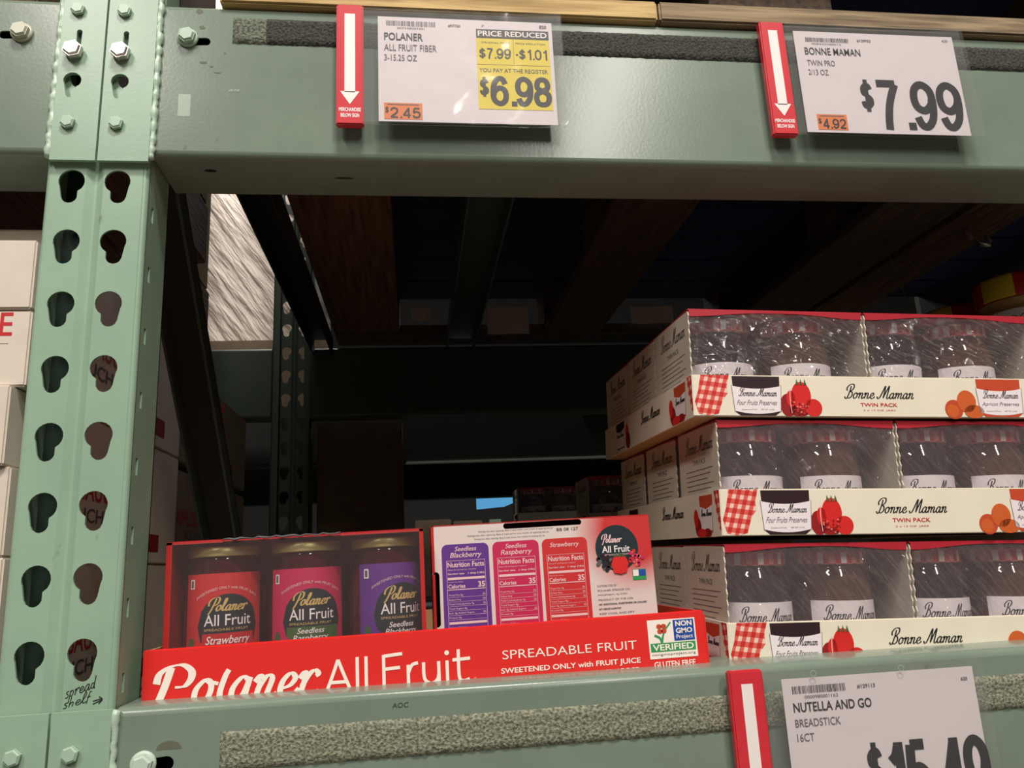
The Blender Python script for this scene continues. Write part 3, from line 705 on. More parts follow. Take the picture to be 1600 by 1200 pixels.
# ------------------------------------------------------------ price tags
def pricetag(x0, x1, xs, zt_, zb, label, content, cx0, cx1, czt, czb, drop=0):
    t = thing('price_tag', label, 'price tag', (x0, -.016, zb))
    f = front(-.0165)
    mb = MB(); mb.cbox(x0, xs, -.0165, -.0085, zb, zt_, RED, .0012)
    cx = (x0 + xs) / 2; w = .0047
    hb = zb + .0195; 
    mb.drect(f, cx - w, hb + .012, cx + w, zt_ - .010, WHITE)
    mb.dpoly(f, [(cx - .0085, hb + .013), (cx, hb), (cx + .0085, hb + .013)], WHITE)
    mb.text(f, 'MERCHANDISE', x0 + .0025, zb + .0125, xs - .0025, zb + .0163, WHITE, .03, 0, 1)
    mb.text(f, 'BELOW SIGN', x0 + .004, zb + .0068, xs - .004, zb + .0106, WHITE, .03, 0, 1)
    mb.build('red_arrow_strip', t)
    # bracket behind
    mb = MB(); mb.box(x0 + .004, xs - .004, -.0085, -.0045, zt_ - .035, zt_ - .012, GREYINK); mb.build('clip', t)
    c = MB(); c.box(cx0, cx1, -.0170, -.0166, czb, czt, CARDW); content(c, front(-.0171)); c.build('price_card', t)
    # sleeve: two clear sheets, front one wavy
    for nm, yy, mm, amp in (('sleeve_front', -.0192, SLEEVE, .0007), ('sleeve_back', -.0150, SLB, .0003)):
        s_ = MB(); nx, nz = 36, 24; v = []
        for i in range(nx + 1):
            for j in range(nz + 1):
                u = i / nx; w_ = j / nz
                x = xs - .001 + (x1 - xs + .001) * u; z = zb + .001 + (max(zt_ - .008, czt + .0065) - zb) * w_
                x += .004 * u * (1 - w_) * (1 if drop else 0)
                e = u * (1 - u) * 4
                y = yy - max(0, u - .8) * .012 + amp * noise.noise(Vector((x * 60, z * 60, zt_))) * 2 * e
                if nm == 'sleeve_front': y = min(y, -.0178)
                v.append((x, y, z))
        s_.mesh(v, [(i * (nz + 1) + j, (i + 1) * (nz + 1) + j, (i + 1) * (nz + 1) + j + 1, i * (nz + 1) + j + 1) for i in range(nx) for j in range(nz)], mm, True)
        s_.build('plastic_sleeve', t)
    return t
def barcode(c, f, u0, v0, u1, v1):
    u = u0
    while u < u1:
        w = random.choice((.0003, .0004, .0007)); c.drect(f, u, v0, min(u + w, u1), v1, BLACK); u += w + random.choice((.0004, .0005, .0008))
def sticker(c, f, u0, v0, u1, v1, s1):
    c.drect(f, u0, v0, u1, v1, ORG); c.drect(f, u0 + .003, v1 - .0022, u1 - .003, v1 - .0014, GREYINK, 2)
    c.price(f, '$', u0 + .001, v0 + .006, u0 + .0040, v0 + .0125, BLACK, .13); c.price(f, s1, u0 + .0055, v0 + .0012, u1 - .0018, v0 + .0118, BLACK, .15)
def card1(c, f):
    barcode(c, f, -.0179, .4863, .0268, .4915); c.text(f, '007348003201', -.008, .4832, .017, .4850, GREYINK)
    c.text(f, '#97720', .0386, .4870, .0499, .4898, GREYINK, .02); c.text(f, '820', .1241, .4892, .1310, .4926, GREYINK, .02); c.text(f, 'P', .0700, .4885, .0722, .4908, GREYINK)
    c.text(f, 'POLANER', -.0198, .4710, .0152, .4788, BLACK, .012); c.text(f, 'ALL FRUIT FIBER', -.0200, .4600, .0275, .4668, GREYINK); c.text(f, '3-15.25 OZ', -.0200, .4498, .0095, .4560, GREYINK)
    c.drect(f, .0645, .4770, .1325, .4862, BLACK); c.text(f, 'PRICE REDUCED', .0660, .4788, .1308, .4846, WHITE, .02)
    c.drect(f, .0643, .4030, .1325, .4766, YEL)
    c.text(f, 'ORIGINAL PRICE', .0690, .4712, .0955, .4730, GREYINK, 0); c.text(f, 'PRICE REDUCTION', .1010, .4712, .1290, .4730, GREYINK, 0)
    c.drect(f, .0985, .4500, .0988, .4766, GREYINK, 2); c.drect(f, .0643, .4488, .1325, .4491, GREYINK, 2)
    c.price(f, '$7.99', .0666, .4552, .0958, .4662, BLACK, .14); c.price(f, '-$1.01', .1000, .4552, .1300, .4662, BLACK, .14)
    c.text(f, 'YOU PAY AT THE REGISTER', .0660, .4408, .1300, .4450, GREYINK, .01)
    c.price(f, '$', .0662, .4155, .0738, .4360, BLACK, .13); c.price(f, '6.98', .0768, .4062, .1306, .4372, BLACK, .165)
    sticker(c, f, -.0205, .3905, .0133, .4068, '2.45')
def card2(c, f):
    barcode(c, f, .3892, .4868, .4342, .4915); c.text(f, '008432580012', .395, .4838, .426, .4856, GREYINK); c.text(f, '#129953', .4432, .4883, .4580, .4915, GREYINK, .02); c.text(f, '420', .5353, .4920, .5415, .4950, GREYINK)
    c.text(f, 'BONNE MAMAN', .3868, .4722, .4447, .4802, BLACK, .004); c.text(f, 'TWIN PRO', .3874, .4600, .4162, .4662, GREYINK); c.text(f, '2/13 OZ', .3873, .4498, .4080, .4558, GREYINK)
    c.price(f, '$', .4385, .4115, .4500, .4465, BLACK, .12); c.price(f, '7.99', .4545, .3925, .5420, .4465, BLACK, .145)
    sticker(c, f, .3890, .3905, .4195, .4070, '4.92')
def card3(c, f):
    barcode(c, f, .2938, -.1100, .3385, -.1043); c.text(f, '0000980001162', .3034, -.1138, .3316, -.1115, GREYINK); c.text(f, '#129113', .3485, -.1092, .3640, -.1060, GREYINK, .02); c.text(f, '620', .4392, -.1088, .4448, -.1062, GREYINK, .02)
    c.text(f, 'NUTELLA AND GO', .2931, -.1236, .3590, -.1165, BLACK, .014); c.text(f, 'BREADSTICK', .2930, -.1345, .3310, -.1287, GREYINK); c.text(f, '16CT', .2932, -.1450, .3075, -.1392, GREYINK)
    c.price(f, '$', .3490, -.1860, .3610, -.1495, BLACK, .12); c.price(f, '15.49', .3650, -.2040, .4500, -.1498, BLACK, .145)
    sticker(c, f, .2950, -.2060, .3260, -.1900, '9.83')
pricetag(-.0626, .1450, -.0385, .5075, .3850, 'price tag in a clear sleeve reading $6.98 on a yellow patch', card1, -.0254, .1361, .4957, .3884)
pricetag(.3440, .5560, .3690, .5085, .3850, 'price tag in a clear sleeve reading $7.99 in large figures', card2, .3775, .5475, .4985, .3878, 1)
t3 = pricetag(.2432, .4580, .2712, -.0900, -.2120, 'price tag at the bottom right below the jam trays, its card reading BREADSTICK', card3, .2858, .4510, -.0985, -.2080)

for u, v in ((.3117, -.0951), (.3868, -.0956)):
    mb = MB()
    mb.stroke(front(-.0200), [(u + .0024 * math.cos(a), v + .0022 * math.sin(a)) for a in [2 * math.pi * k / 10 for k in range(11)]], .0007, .0007, TAPE)
    mb.build('punched_eyelet', t3)
# ------------------------------------------------------------ jars
def jamjar(name, label, cx, cy, z0, R, H, jam, lidh, lidr, lidmat=None, lidpat=None, labelf=None, group=None, seg=40):
    t = thing(name, label, 'jar', (cx, cy, z0), group)
    mb = MB(); zl = z0 + H - lidh
    mb.lathe(cx, cy, [(R * .86, z0), (R * .96, z0 + .003), (R, z0 + .010), (R, z0 + H * .66), (R * .985, z0 + H * .72), (R * .93, z0 + H * .79), (lidr * .93, zl - .003), (lidr * .93, zl)], jam, seg, True)
    mb.build('glass_body', t)
    lm = MB(); k_ = seg
    lm.lathe(cx, cy, [(lidr, zl), (lidr * 1.01, zl + .001), (lidr * 1.01, zl + lidh * .85), (lidr * .96, zl + lidh), (lidr * .5, zl + lidh)], lidmat, seg, True, lidpat)
    lm.build('lid', t)
    if labelf: labelf(t, cx, cy, z0, R)
    return t
def cyl(cx, cy, R, z0):    # print frame wrapped round the jar front; u = arc length, v = height
    return lambda u, v, h: (cx + (R + h) * math.sin(u / R), cy - (R + h) * math.cos(u / R), z0 + v)
def lab_bonne(t, cx, cy, z0, R):
    mb = MB(); f = cyl(cx, cy, R + .0003, z0)
    mb.drect(f, -.038, .014, .038, .053, LBL, 1, 18)
    mb.script(f, 'Bonne Maman', -.026, .036, .029, .0052, BLACK, .0003, .0011, .3, 2)
    mb.script(f, 'preler', -.022, .022, .002, .0035, GREYINK, .0003, .0008, .3, 2)
    mb.build('jar_label', t)
def lidgingham(j, k):
    if j in (1,): return (LIDR, LIDW, LIDR, LIDP)[k % 4] if k >= 0 else LIDR
    return LIDR if k >= 0 and k % 2 else LIDP
def lab_polaner(flavour, col, two, rot=0):
    def g(t, cx, cy, z0, R):
        mb = MB(); f0 = cyl(cx, cy, R + .0003, z0); f = lambda u, v, h: f0(u + rot, v, h)
        T = .1065
        mb.drect(f, -.036, .016, .034, T, col, 1, 18)
        # dark disc and its lettering
        mb.ddisc(f, .003, T - .043, .0255, .026, TEAL, 2)
        mb.text(f, 'SWEETENED ONLY with FRUIT JUICE', -.024, T - .0135, .028, T - .0105, LPINK, 0, 0, 3, .0085)
        mb.drrect(f, -.031, T - .012, -.0265, T - .004, .001, WHITE, 3); mb.drect(f, -.030, T - .0108, -.0275, T - .0052, GREYINK, 4)
        mb.script(f, 'Polaner', -.0125, T - .0305, .017, .0046, GOLD, .0004, .0016, .3, 4)
        mb.text(f, 'All Fruit', -.0165, T - .0425, .0215, T - .0335, WHITE, .004, 0, 4)
        mb.text(f, 'SPREADABLE FRUIT', -.0165, T - .0465, .0195, T - .0445, GOLD, 0, 0, 4)
        if two:
            mb.drect(f, -.019, T - .067, .026, T - .0480, GRNP if two == 'Raspberry' else TEAL, 3, 8)
            mb.text(f, 'Seedless', -.010, T - .0535, .012, T - .0490, WHITE, .01, .25, 5); mb.text(f, two, -.0135, T - .0605, .015, T - .0545, WHITE, .01, .25, 5)
        else:
            mb.drect(f, -.018, T - .067, .0245, T - .0485, REDP, 3, 8)
            mb.text(f, flavour, -.0155, T - .0590, .0195, T - .0505, WHITE, .01, .25, 5)
        # fruit at the foot of the label
        mb.dell(f, -.022, T - .060, .006, .006, REDB if not two else (MAG if two == 'Raspberry' else PURP), 5); mb.dell(f, -.028, T - .056, .003, .005, GRNP, 6)
        mb.build('jar_label', t)
    return g

# ------------------------------------------------------------ fruit spread display tray
PZ = -.102
PT = Vector((0, .03, PZ)); RYT = -math.radians(.78)     # the tray leans a touch, right end up
polaner_items = []
t = thing('display_tray', 'long red cardboard display tray with large white lettering and a verified logo', 'tray', (.015, .03, PZ)); polaner_items.append(t)
tx0, tx1, ty0, ty1, tz = -.2128, .2450, .030, .36, -.0485
mb = MB()
mb.cbox(tx0, tx1, ty0, ty0 + .003, PZ, tz, TRED, .001)
f = front(ty0)
# rounded right end flap of the front
mb.cbox(tx1 - .006, tx1 + .0022, ty0 + .0005, ty0 + .010, PZ, tz - .002, TRED, .0025)
zsh = -.0000
mb.stroke(f, [(-.1910, -.0628), (-.1944, -.0736), (-.1975, -.0820), (-.2010, -.0900)], .003, .0060, TWHITE, .1)
mb.stroke(f, [(-.2018, -.0745), (-.1995, -.0671), (-.1916, -.0623), (-.1823, -.0616), (-.1758, -.0665), (-.1762, -.0725), (-.1809, -.0773), (-.1879, -.0777)], .0012, .0058, TWHITE, .1)
mb.script(f, 'oIaner', -.1765, -.0920, -.0815, .0182, TWHITE, .0016, .0046, .2, 2, .1, 0, .30)
def mono(p, w=.0026): mb.stroke(f, p, w, w, TWHITE)
zb_ = -.0900; th = .0235
mono([(-.0722, zb_), (-.0675, zb_ + th * .5), (-.0632, zb_ + th)]); mono([(-.0632, zb_ + th), (-.0585, zb_ + th * .5), (-.0535, zb_)]); mono([(-.069, zb_ + .0065), (-.0570, zb_ + .0065)])
mono([(-.0480, zb_), (-.0480, zb_ + th + .001)]); mono([(-.0410, zb_), (-.0410, zb_ + th + .001)])
mono([(-.0270, zb_), (-.0270, zb_ + th + .001)]); mono([(-.0270, zb_ + th), (-.0120, zb_ + th + .001)]); mono([(-.0270, zb_ + .0135), (-.0140, zb_ + .0140)])
mono([(-.0075, zb_), (-.0075, zb_ + .0155)]); mono([(-.0075, zb_ + .009), (-.0045, zb_ + .0150), (.0005, zb_ + .0165)])
mono([(.0050, zb_ + .0165), (.0055, zb_ + .004), (.0110, zb_), (.0165, zb_ + .004), (.0172, zb_ + .0165)]); mono([(.0172, zb_ + .0165), (.0172, zb_)])
mono([(.0240, zb_), (.0240, zb_ + .0165)]); mb.dell(f, .0240, zb_ + .0225, .0019, .0019, TWHITE, 2)
mono([(.0335, zb_ + .0245), (.0335, zb_ + .004), (.0365, zb_), (.0420, zb_ + .001)]); mono([(.0285, zb_ + .0165), (.0430, zb_ + .0170)])
mb.dell(f, .0465, zb_ + .001, .0012, .0012, PINKL, 2); mb.dell(f, -.0795, zb_ + .002, .0012, .0012, PINKL, 2)
mb.text(f, 'SPREADABLE FRUIT', .0697, -.0762, .1839, -.0692, TWHITE, -.004, 0, 2)
mb.text(f, 'SWEETENED ONLY with FRUIT JUICE', .0680, -.0885, .1860, -.0830, TWHITE, .018, 0, 2)
mb.text(f, 'AND NOTHING ARTIFICIAL EVER ADDED', .0690, -.0945, .185, -.0905, TWHITE, .0, 0, 2)
# verified logo
zz = -.0855
mb.drect(f, .1945, zz, .2365, zz + .0315, TWHITE, 2); mb.drect(f, .2170, zz + .0135, .2352, zz + .0305, BLUEV, 3)
mb.drect(f, .1958, zz + .0055, .2352, zz + .0125, GREENV, 3); mb.text(f, 'VERIFIED', .1975, zz + .0065, .2335, zz + .0115, TWHITE, .02, 0, 4)
mb.text(f, 'NON', .2190, zz + .0252, .2335, zz + .0296, TWHITE, .03, 0, 4); mb.text(f, 'GMO', .2190, zz + .0195, .2335, zz + .0238, TWHITE, .03, 0, 4); mb.text(f, 'Project', .2190, zz + .0143, .2335, zz + .0184, TWHITE, .01, 0, 4)
mb.text(f, 'nongmoproject.org', .1965, zz + .0018, .2345, zz + .0042, GREYINK, 0, 0, 3)
mb.stroke(f, [(.2000, zz + .019), (.2045, zz + .0165), (.2060, zz + .0125)], .0016, .0020, GREENV, h=3); mb.stroke(f, [(.2060, zz + .0125), (.2085, zz + .021), (.2150, zz + .0290)], .0012, .0022, GREENV, h=3)
for du, dv in ((-.002, .003), (.002, .003), (-.0015, -.001), (.002, -.0008)): mb.dell(f, .2065 + du, zz + .023 + dv, .0024, .0020, ORPD, 4, 10)
mb.text(f, 'GLUTEN FREE', .1975, -.0925, .2335, -.0878, TWHITE, .02, 0, 2)
mb.build('front_panel', t)
mb = MB(); mb.box(tx0, tx1, ty0 + .003, ty1, PZ, PZ + .0015, KRAFT); mb.build('tray_floor', t)
for a in (tx0, tx1 - .002):
    mb = MB(); mb.prism([(ty0 + .003, PZ), (ty1, PZ), (ty1, tz - .001), (ty0 + .04, tz - .001), (ty0 + .02, tz - .001), (ty0 + .003, tz - .001)], 'x', a, a + .002, KRAFT if a < 0 else TRED); mb.build('tray_wall', t)
mb = MB(); mb.box(tx0, tx1, ty1, ty1 + .002, PZ, tz, KRAFT); mb.build('tray_wall', t)

bz = PZ + .0016
# --- three-jar carton with open window
px0, px1, py0, py1, pz1 = -.2035, .0085, .048, .122, .0345
t = thing('spread_carton', 'red windowed carton holding three jars of fruit spread', 'carton', ((px0 + px1) / 2, py0, bz)); polaner_items.append(t)
mb = MB(); th_ = .0012
mb.box(px0, px0 + th_, py0, py1, bz, pz1, BOXRED); mb.box(px1 - th_, px1, py0, py1, bz, pz1, BOXRED)
mb.box(px0, px1, py1 - th_, py1, bz, pz1, BOXRED); mb.box(px0, px1, py0, py1, bz, bz + .001, BOXRED)
mb.box(px0, px1, py0 + .004, py1, pz1 - th_, pz1, BOXRED)
# front frame
mb.box(px0, px0 + .0045, py0 - .0005, py0 + .0005, bz, pz1, BOXRED); mb.box(px1 - .0035, px1, py0 - .0005, py0 + .0005, bz, pz1, BOXRED)
mb.box(px0, px0 + .045, py0 - .0005, py0 + .0005, pz1 - .0022, pz1 + .0004, BOXRED); mb.box(px1 - .070, px1, py0 - .0005, py0 + .0005, pz1 - .0022, pz1 + .0004, BOXRED)
mb.build('carton_shell', t)
# crumpled film over the window
def filmsheet(par, x0, x1, y, z0, z1, mat, amp, seed, name='film_window', nx=30, nz=18, fr=40):
    s_ = MB(); v = []
    for i in range(nx + 1):
        for j in range(nz + 1):
            x = x0 + (x1 - x0) * i / nx; z = z0 + (z1 - z0) * j / nz; e = min(1, 4 * min(i / nx, 1 - i / nx, j / nz, 1 - j / nz) + .15)
            v.append((x, y - abs(amp * e * noise.noise(Vector((x * fr * 1.5 + seed, z * fr * .6 + x * fr, seed)))), z))
    s_.mesh(v, [(i * (nz + 1) + j, (i + 1) * (nz + 1) + j, (i + 1) * (nz + 1) + j + 1, i * (nz + 1) + j + 1) for i in range(nx) for j in range(nz)], mat, True)
    return s_.build(name, par)
filmsheet(t, px0 + .004, px1 - .003, py0 - .0008, bz + .03, pz1 - .001, FILM2, .0015, 3)
mb = MB(); mb.tube([(px0 + .045 + (px1 - px0 - .115) * k / 20, py0 - .001 + .0007 * math.sin(k * 1.7), pz1 + .0002 + .0007 * math.sin(k * 2.3)) for k in range(21)], .0008, GREYINK, 5, .4); mb.build('torn_film_edge', t)
PJ = [(-.1655, 'strawberry', PRED, None, 'jar of fruit spread with a red Strawberry label, leftmost in the carton'),
      (-.0950, 'raspberry', MAG, 'Raspberry', 'jar of fruit spread with a magenta Seedless Raspberry label'),
      (-.0260, 'blackberry', PURP, 'Blackberry', 'jar of fruit spread with a purple Seedless Blackberry label')]
for cx, fl, col, two, lab in PJ:
    j = jamjar('spread_jar', lab, cx, py0 + .040, bz + .0012, .0325, .1290, JAMR, .0085, .0300, GOLDLID, None, lab_polaner('Strawberry', col, two, {None: .008, 'Raspberry': .006, 'Blackberry': .013}[two]), 'fruit spread jars in the windowed carton')
    polaner_items.append(j)
# --- second carton turned with its back panel out
qx0, qx1, qy0, qy1, qz1 = .0155, .2160, .066, .142, .0370
t = thing('spread_carton', 'carton of fruit spread turned to show three nutrition panels', 'carton', ((qx0 + qx1) / 2, qy0, bz)); polaner_items.append(t)
mb = MB()
holes = [slot(.1165, .0335, .0360, .0026, 16), slot(.0172 + .001, -.0265, .0034, .0235, 16)]
holes[1] = [(max(x, qx0 + .0006), z) for x, z in holes[1]]
plate(mb, rect(qx0, bz, qx1, qz1), [holes[0], holes[1]], .0008, CORNER, lambda s, h, w: (s, qy0 + .0004 + h, w))
MM = MB()
# give the plate print coordinates
for k in range(len(mb.f)): mb.uv[k] = [(mb.v[a][0], mb.v[a][2]) for a in mb.f[k]]
f = front(qy0)
mb.drect(f, qx0, bz, qx0 + .0024, -.005, BOXRED); mb.drect(f, qx0, -.004, qx0 + .0024, qz1, BOXRED); mb.drect(f, qx0, qz1 - .0007, qx1, qz1, BOXRED)
def panel(u0, u1, col, l1, l2):
    T = .0200; mb.drrect(f, u0, bz + .002, u1, T, .005, col)
    cu = (u0 + u1) / 2
    if l2: mb.text(f, l1, cu - .0095, T - .0062, cu + .0095, T - .0022, LPINK, .01, .25); mb.text(f, l2, cu - .0140, T - .0130, cu + .0135, T - .0073, LPINK, .01, .25)
    else: mb.text(f, l1, cu - .0140, T - .0088, cu + .0125, T - .0035, LPINK, .01, .25)
    a, b = u0 + .0038, u1 - .0038; y = T - .0145
    for p, q, r_, s_ in ((a, y, b, y + .0003), (a, bz + .004, a + .0003, y), (b - .0003, bz + .004, b, y)): mb.drect(f, p, q, r_, s_, LPINK, 2)
    mb.text(f, 'Nutrition Facts', a + .001, y - .0055, b - .001, y - .0010, LPINK, .02)
    mb.text(f, 'About 24 servings per container', a + .001, y - .0085, b - .008, y - .0070, LPINK)
    mb.text(f, 'Serving size   1 tbsp (18g)', a + .001, y - .0123, b - .001, y - .0102, LPINK, .02)
    mb.drect(f, a + .0008, y - .0162, b - .0008, y - .0142, LPINK, 2)
    mb.text(f, 'Amount per serving', a + .001, y - .0188, a + .014, y - .0176, LPINK)
    mb.text(f, 'Calories', a + .001, y - .0235, a + .0160, y - .0200, LPINK, .02); mb.text(f, '35', b - .0070, y - .0235, b - .0010, y - .0185, LPINK, .03)
    mb.drect(f, a + .0008, y - .0250, b - .0008, y - .0243, LPINK, 2)
    yy = y - .0285
    for k, (s1, s2) in enumerate((('Total Fat 0g', '0%'), ('Sodium 0mg', '0%'), ('Total Carbohydrate 9g', '3%'), ('Total Sugars 8g', ''), ('Incl. 0g Added Sugars', '0%'), ('Protein 0g', ''))):
        mb.text(f, s1, a + .001, yy - .0019, a + .001 + .00105 * len(s1), yy, LPINK)
        if s2: mb.text(f, s2, b - .0035, yy - .0019, b - .001, yy, LPINK)
        mb.drect(f, a + .001, yy - .0027, b - .001, yy - .0025, LPINK, 2); yy -= .0038
    mb.drect(f, a + .0008, yy - .0025, b - .0008, yy - .0005, LPINK, 2)
    yy -= .0045
    for s1 in ('Vitamin D 0mcg', 'Calcium 0mg', 'Iron 0mg', 'Potassium 20mg'):
        mb.text(f, s1, a + .001, yy - .0019, a + .016, yy, LPINK); mb.drect(f, a + .001, yy - .0027, b - .001, yy - .0025, LPINK, 2); yy -= .0038
panel(.0242, .0662, PURP, 'Seedless', 'Blackberry'); panel(.0696, .1116, MAG, 'Seedless', 'Raspberry'); panel(.1145, .1562, PRED, 'Strawberry', None)
for k, (a, b) in enumerate(((.058, .126), (.048, .122), (.054, .118))): mb.text(f, 'Refrigerate after opening. Best if used within one month of opening the jar', a, .0288 - k * .0032, b, .0305 - k * .0032, GREYINK)
mb.text(f, 'BB 08 127', .129, .0265, .149, .0292, GREYINK, .01)
mb.dell(f, .1835, .0085, .0200, .0205, TEAL, 1, 36)
mb.script(f, 'Polaner', .1705, .0135, .1880, .0032, LPINK, .0003, .0010, .2, 2); mb.text(f, 'All Fruit', .1695, .0045, .1955, .0105, WHITE, .015); mb.text(f, 'SPREADABLE FRUIT', .1715, .0018, .194, .0033, LPINK)
# berries
for k in range(26):
    a = random.uniform(0, 6.28); q = math.sqrt(random.random()) * .0085
    mb.dell(f, .1715 + q * math.cos(a), -.0045 + q * .9 * math.sin(a), .0019, .0019, (DJAM, TEAL, DJAM, GREYINK)[k % 4], 3 + k % 3, 8)
mb.dpoly(f, [(.1795, .0005), (.1845, .0025), (.1905, .0005), (.1930, -.006), (.1905, -.0135), (.1850, -.0150), (.1790, -.0135), (.1768, -.006)], REDB, 7)
for q in (-.003, 0, .003): mb.dpoly(f, [(.185 + q, .004), (.183 + q, .0005), (.187 + q, .0005)], GRNP, 8)
for k in range(22):
    a = random.uniform(0, 6.28); q = math.sqrt(random.random()) * .0068
    mb.dell(f, .2010 + q * math.cos(a), -.001 + q * math.sin(a), .0017, .0017, (REDB, PINKL, MAG)[k % 3], 3 + k % 3, 8)
mb.drect(f, .1960, -.0210, .2085, -.0115, GREENV, 2); mb.drect(f, .2020, -.0175, .2082, -.0120, BLUEV, 3); mb.drect(f, .1965, -.0175, .2015, -.0120, WHITE, 3)
yy = -.0235
for k, (s1, w) in enumerate((('DISTRIBUTED BY', .018), ('POLANER SPREADS CO.', .030), ('PARSIPPANY, NJ 07054', .027), ('PRODUCT OF THE USA', .032), ('NO ADDITIONAL SWEETENERS OR COLORS', .044), ('NOT A REDUCED CALORIE FOOD', .020), ('KEEP COOL AND DRY', .032), ('COMMENTS? SEE PANEL', .034))):
    mb.text(f, s1, .1625, yy - .0016, .1625 + w, yy, BLACK if k in (4, 5) else GREYINK, .0 if k not in (4, 5) else .02); yy -= .0040
mb.build('printed_panel', t)
mb = MB()
mb.box(qx0, qx0 + .001, qy0 + .001, qy1, bz, qz1 - .001, BOXRED); mb.box(qx1 - .001, qx1, qy0 + .001, qy1, bz, qz1, KRAFT); mb.box(qx0, qx1, qy1 - .001, qy1, bz, qz1, BOXRED)
mb.box(qx0, qx1, qy0 + .001, qy1, qz1 - .0008, qz1 + .0002, BOXRED); mb.box(qx0, qx1, qy0 + .001, qy1, bz, bz + .001, BOXRED)
f2 = lambda u, v, h: (qx1 + h, u, v)
mb.drect(f2, qy0, bz, qy1, qz1, BOXRED); mb.drect(f2, qy0 + .010, bz + .01, qy1 - .02, .005, KRAFT, 2)
mb.build('carton_shell', t)
for o in polaner_items: tilt(o, PT, 0, RYT)

# ------------------------------------------------------------ jam trays and twin packs
def tray_art(mb, f, x0, W, z0, H):
    """prints along the low front; x measured from the tray's left corner"""
    g = lambda u, v, h: f(x0 + u, z0 + v, h)
    mb.dpoly(g, [(.0085, H * .995), (.0365, H * .995), (.0335, H * .72), (.0340, H * .55), (.0290, H * .4), (.0240, H * .06), (.0150, H * .01), (.0045, H * .06), (.0015, H * .35), (.0055, H * .62)], GING)
    def jar(cu, mat, w1, w2, fl):
        mb.dpoly(g, [(cu - .0235, H * .97), (cu + .0235, H * .97), (cu + .0230, H * .60), (cu + .0215, H * .10), (cu + .0170, H * .02), (cu - .0170, H * .02), (cu - .0215, H * .10), (cu - .0230, H * .60)], mat, 2)
        pts = [(cu - .0245 + .049 * k / 10, H * .74 - .0028 * (1 - (2 * k / 10 - 1) ** 2)) for k in range(11)]
        pts += [(cu + .0225 - .045 * k / 10, H * .13 - .0028 * (1 - (2 * k / 10 - 1) ** 2)) for k in range(11)]
        mb.dpoly(g, pts[:11] + pts[11:], LBL, 3)
        for sgn in (-1, 1): mb.stroke(g, [(cu + sgn * .0245, H * .76), (cu + sgn * .0225, H * .10)], .0004, .0004, GREYINK, h=4)
        mb.script(g, 'Bonne Maman', cu - .0175, H * .49, cu + .0195, .0034, BLACK, .0002, .0007, .3, 4)
        mb.text(g, w1 + ' ' + w2, cu - .0205, H * .27, cu + .0185, H * .39, GREYINK, 0, .35, 4)
        mb.text(g, 'Conserve di Fruits', cu - .016, H * .15, cu - .001, H * .18, GREYINK, 0, 0, 4); mb.text(g, 'NET WT. 13 OZ', cu + .003, H * .15, cu + .016, H * .18, GREYINK, 0, 0, 4)
    jar(.0625, DJAM, 'Four Fruits', 'Preserves', 0)
    # red berries
    for (cu, cv, ru, rv, m_) in ((.093, .011, .008, .011, REDDK), (.1065, .020, .0098, .0135, REDB), (.118, .0085, .0085, .0085, REDB), (.104, .006, .010, .006, REDDK), (.096, .017, .0045, .008, REDB)): mb.dell(g, cu, cv, ru, rv, m_, 2 + (m_ is REDB))
    mb.stroke(g, [(.0957, .027), (.0950, .015), (.0958, .003)], .0007, .0007, LPINK, h=5)
    for cu in (.103, .107, .111): mb.dpoly(g, [(cu - .0012, .0305), (cu, .0365), (cu + .0016, .0305)], GRNP, 5)
    for k in range(26): mb.dell(g, random.uniform(.096, .114), random.uniform(.002, .014), .0011, .0011, (REDDK, PINKL, REDB)[k % 3], 6, 6)
    mb.script(g, 'Bonne Maman', .1510, H * .46, .2210, .0054, BLACK, .0004, .0013, .3, 2)
    mb.text(g, 'TWIN PACK', .1655, H * .255, .2035, H * .345, REDP, .012, 0, 2); mb.text(g, '2 x 13 OZ. JARS', .1680, H * .14, .2010, H * .185, REDP, 0, 0, 2)
    # apricots and apricot jar
    for (cu, cv, ru, rv, m_) in ((.262, .008, .0095, .0095, ORPD), (.276, .016, .0100, .0110, ORP), (.283, .006, .0105, .0065, ORP), (.2605, .0065, .0065, .0065, ORP)): mb.dell(g, cu, cv, ru, rv, m_, 2 + (m_ is ORP))
    jar(.3120, ORPD, 'Apricot', 'Preserves', 1)
    mb.dpoly(g, [(W - .0235, H * .995), (W - .002, H * .995), (W - .001, H * .1), (W - .012, H * .05), (W - .020, H * .4)], GING)
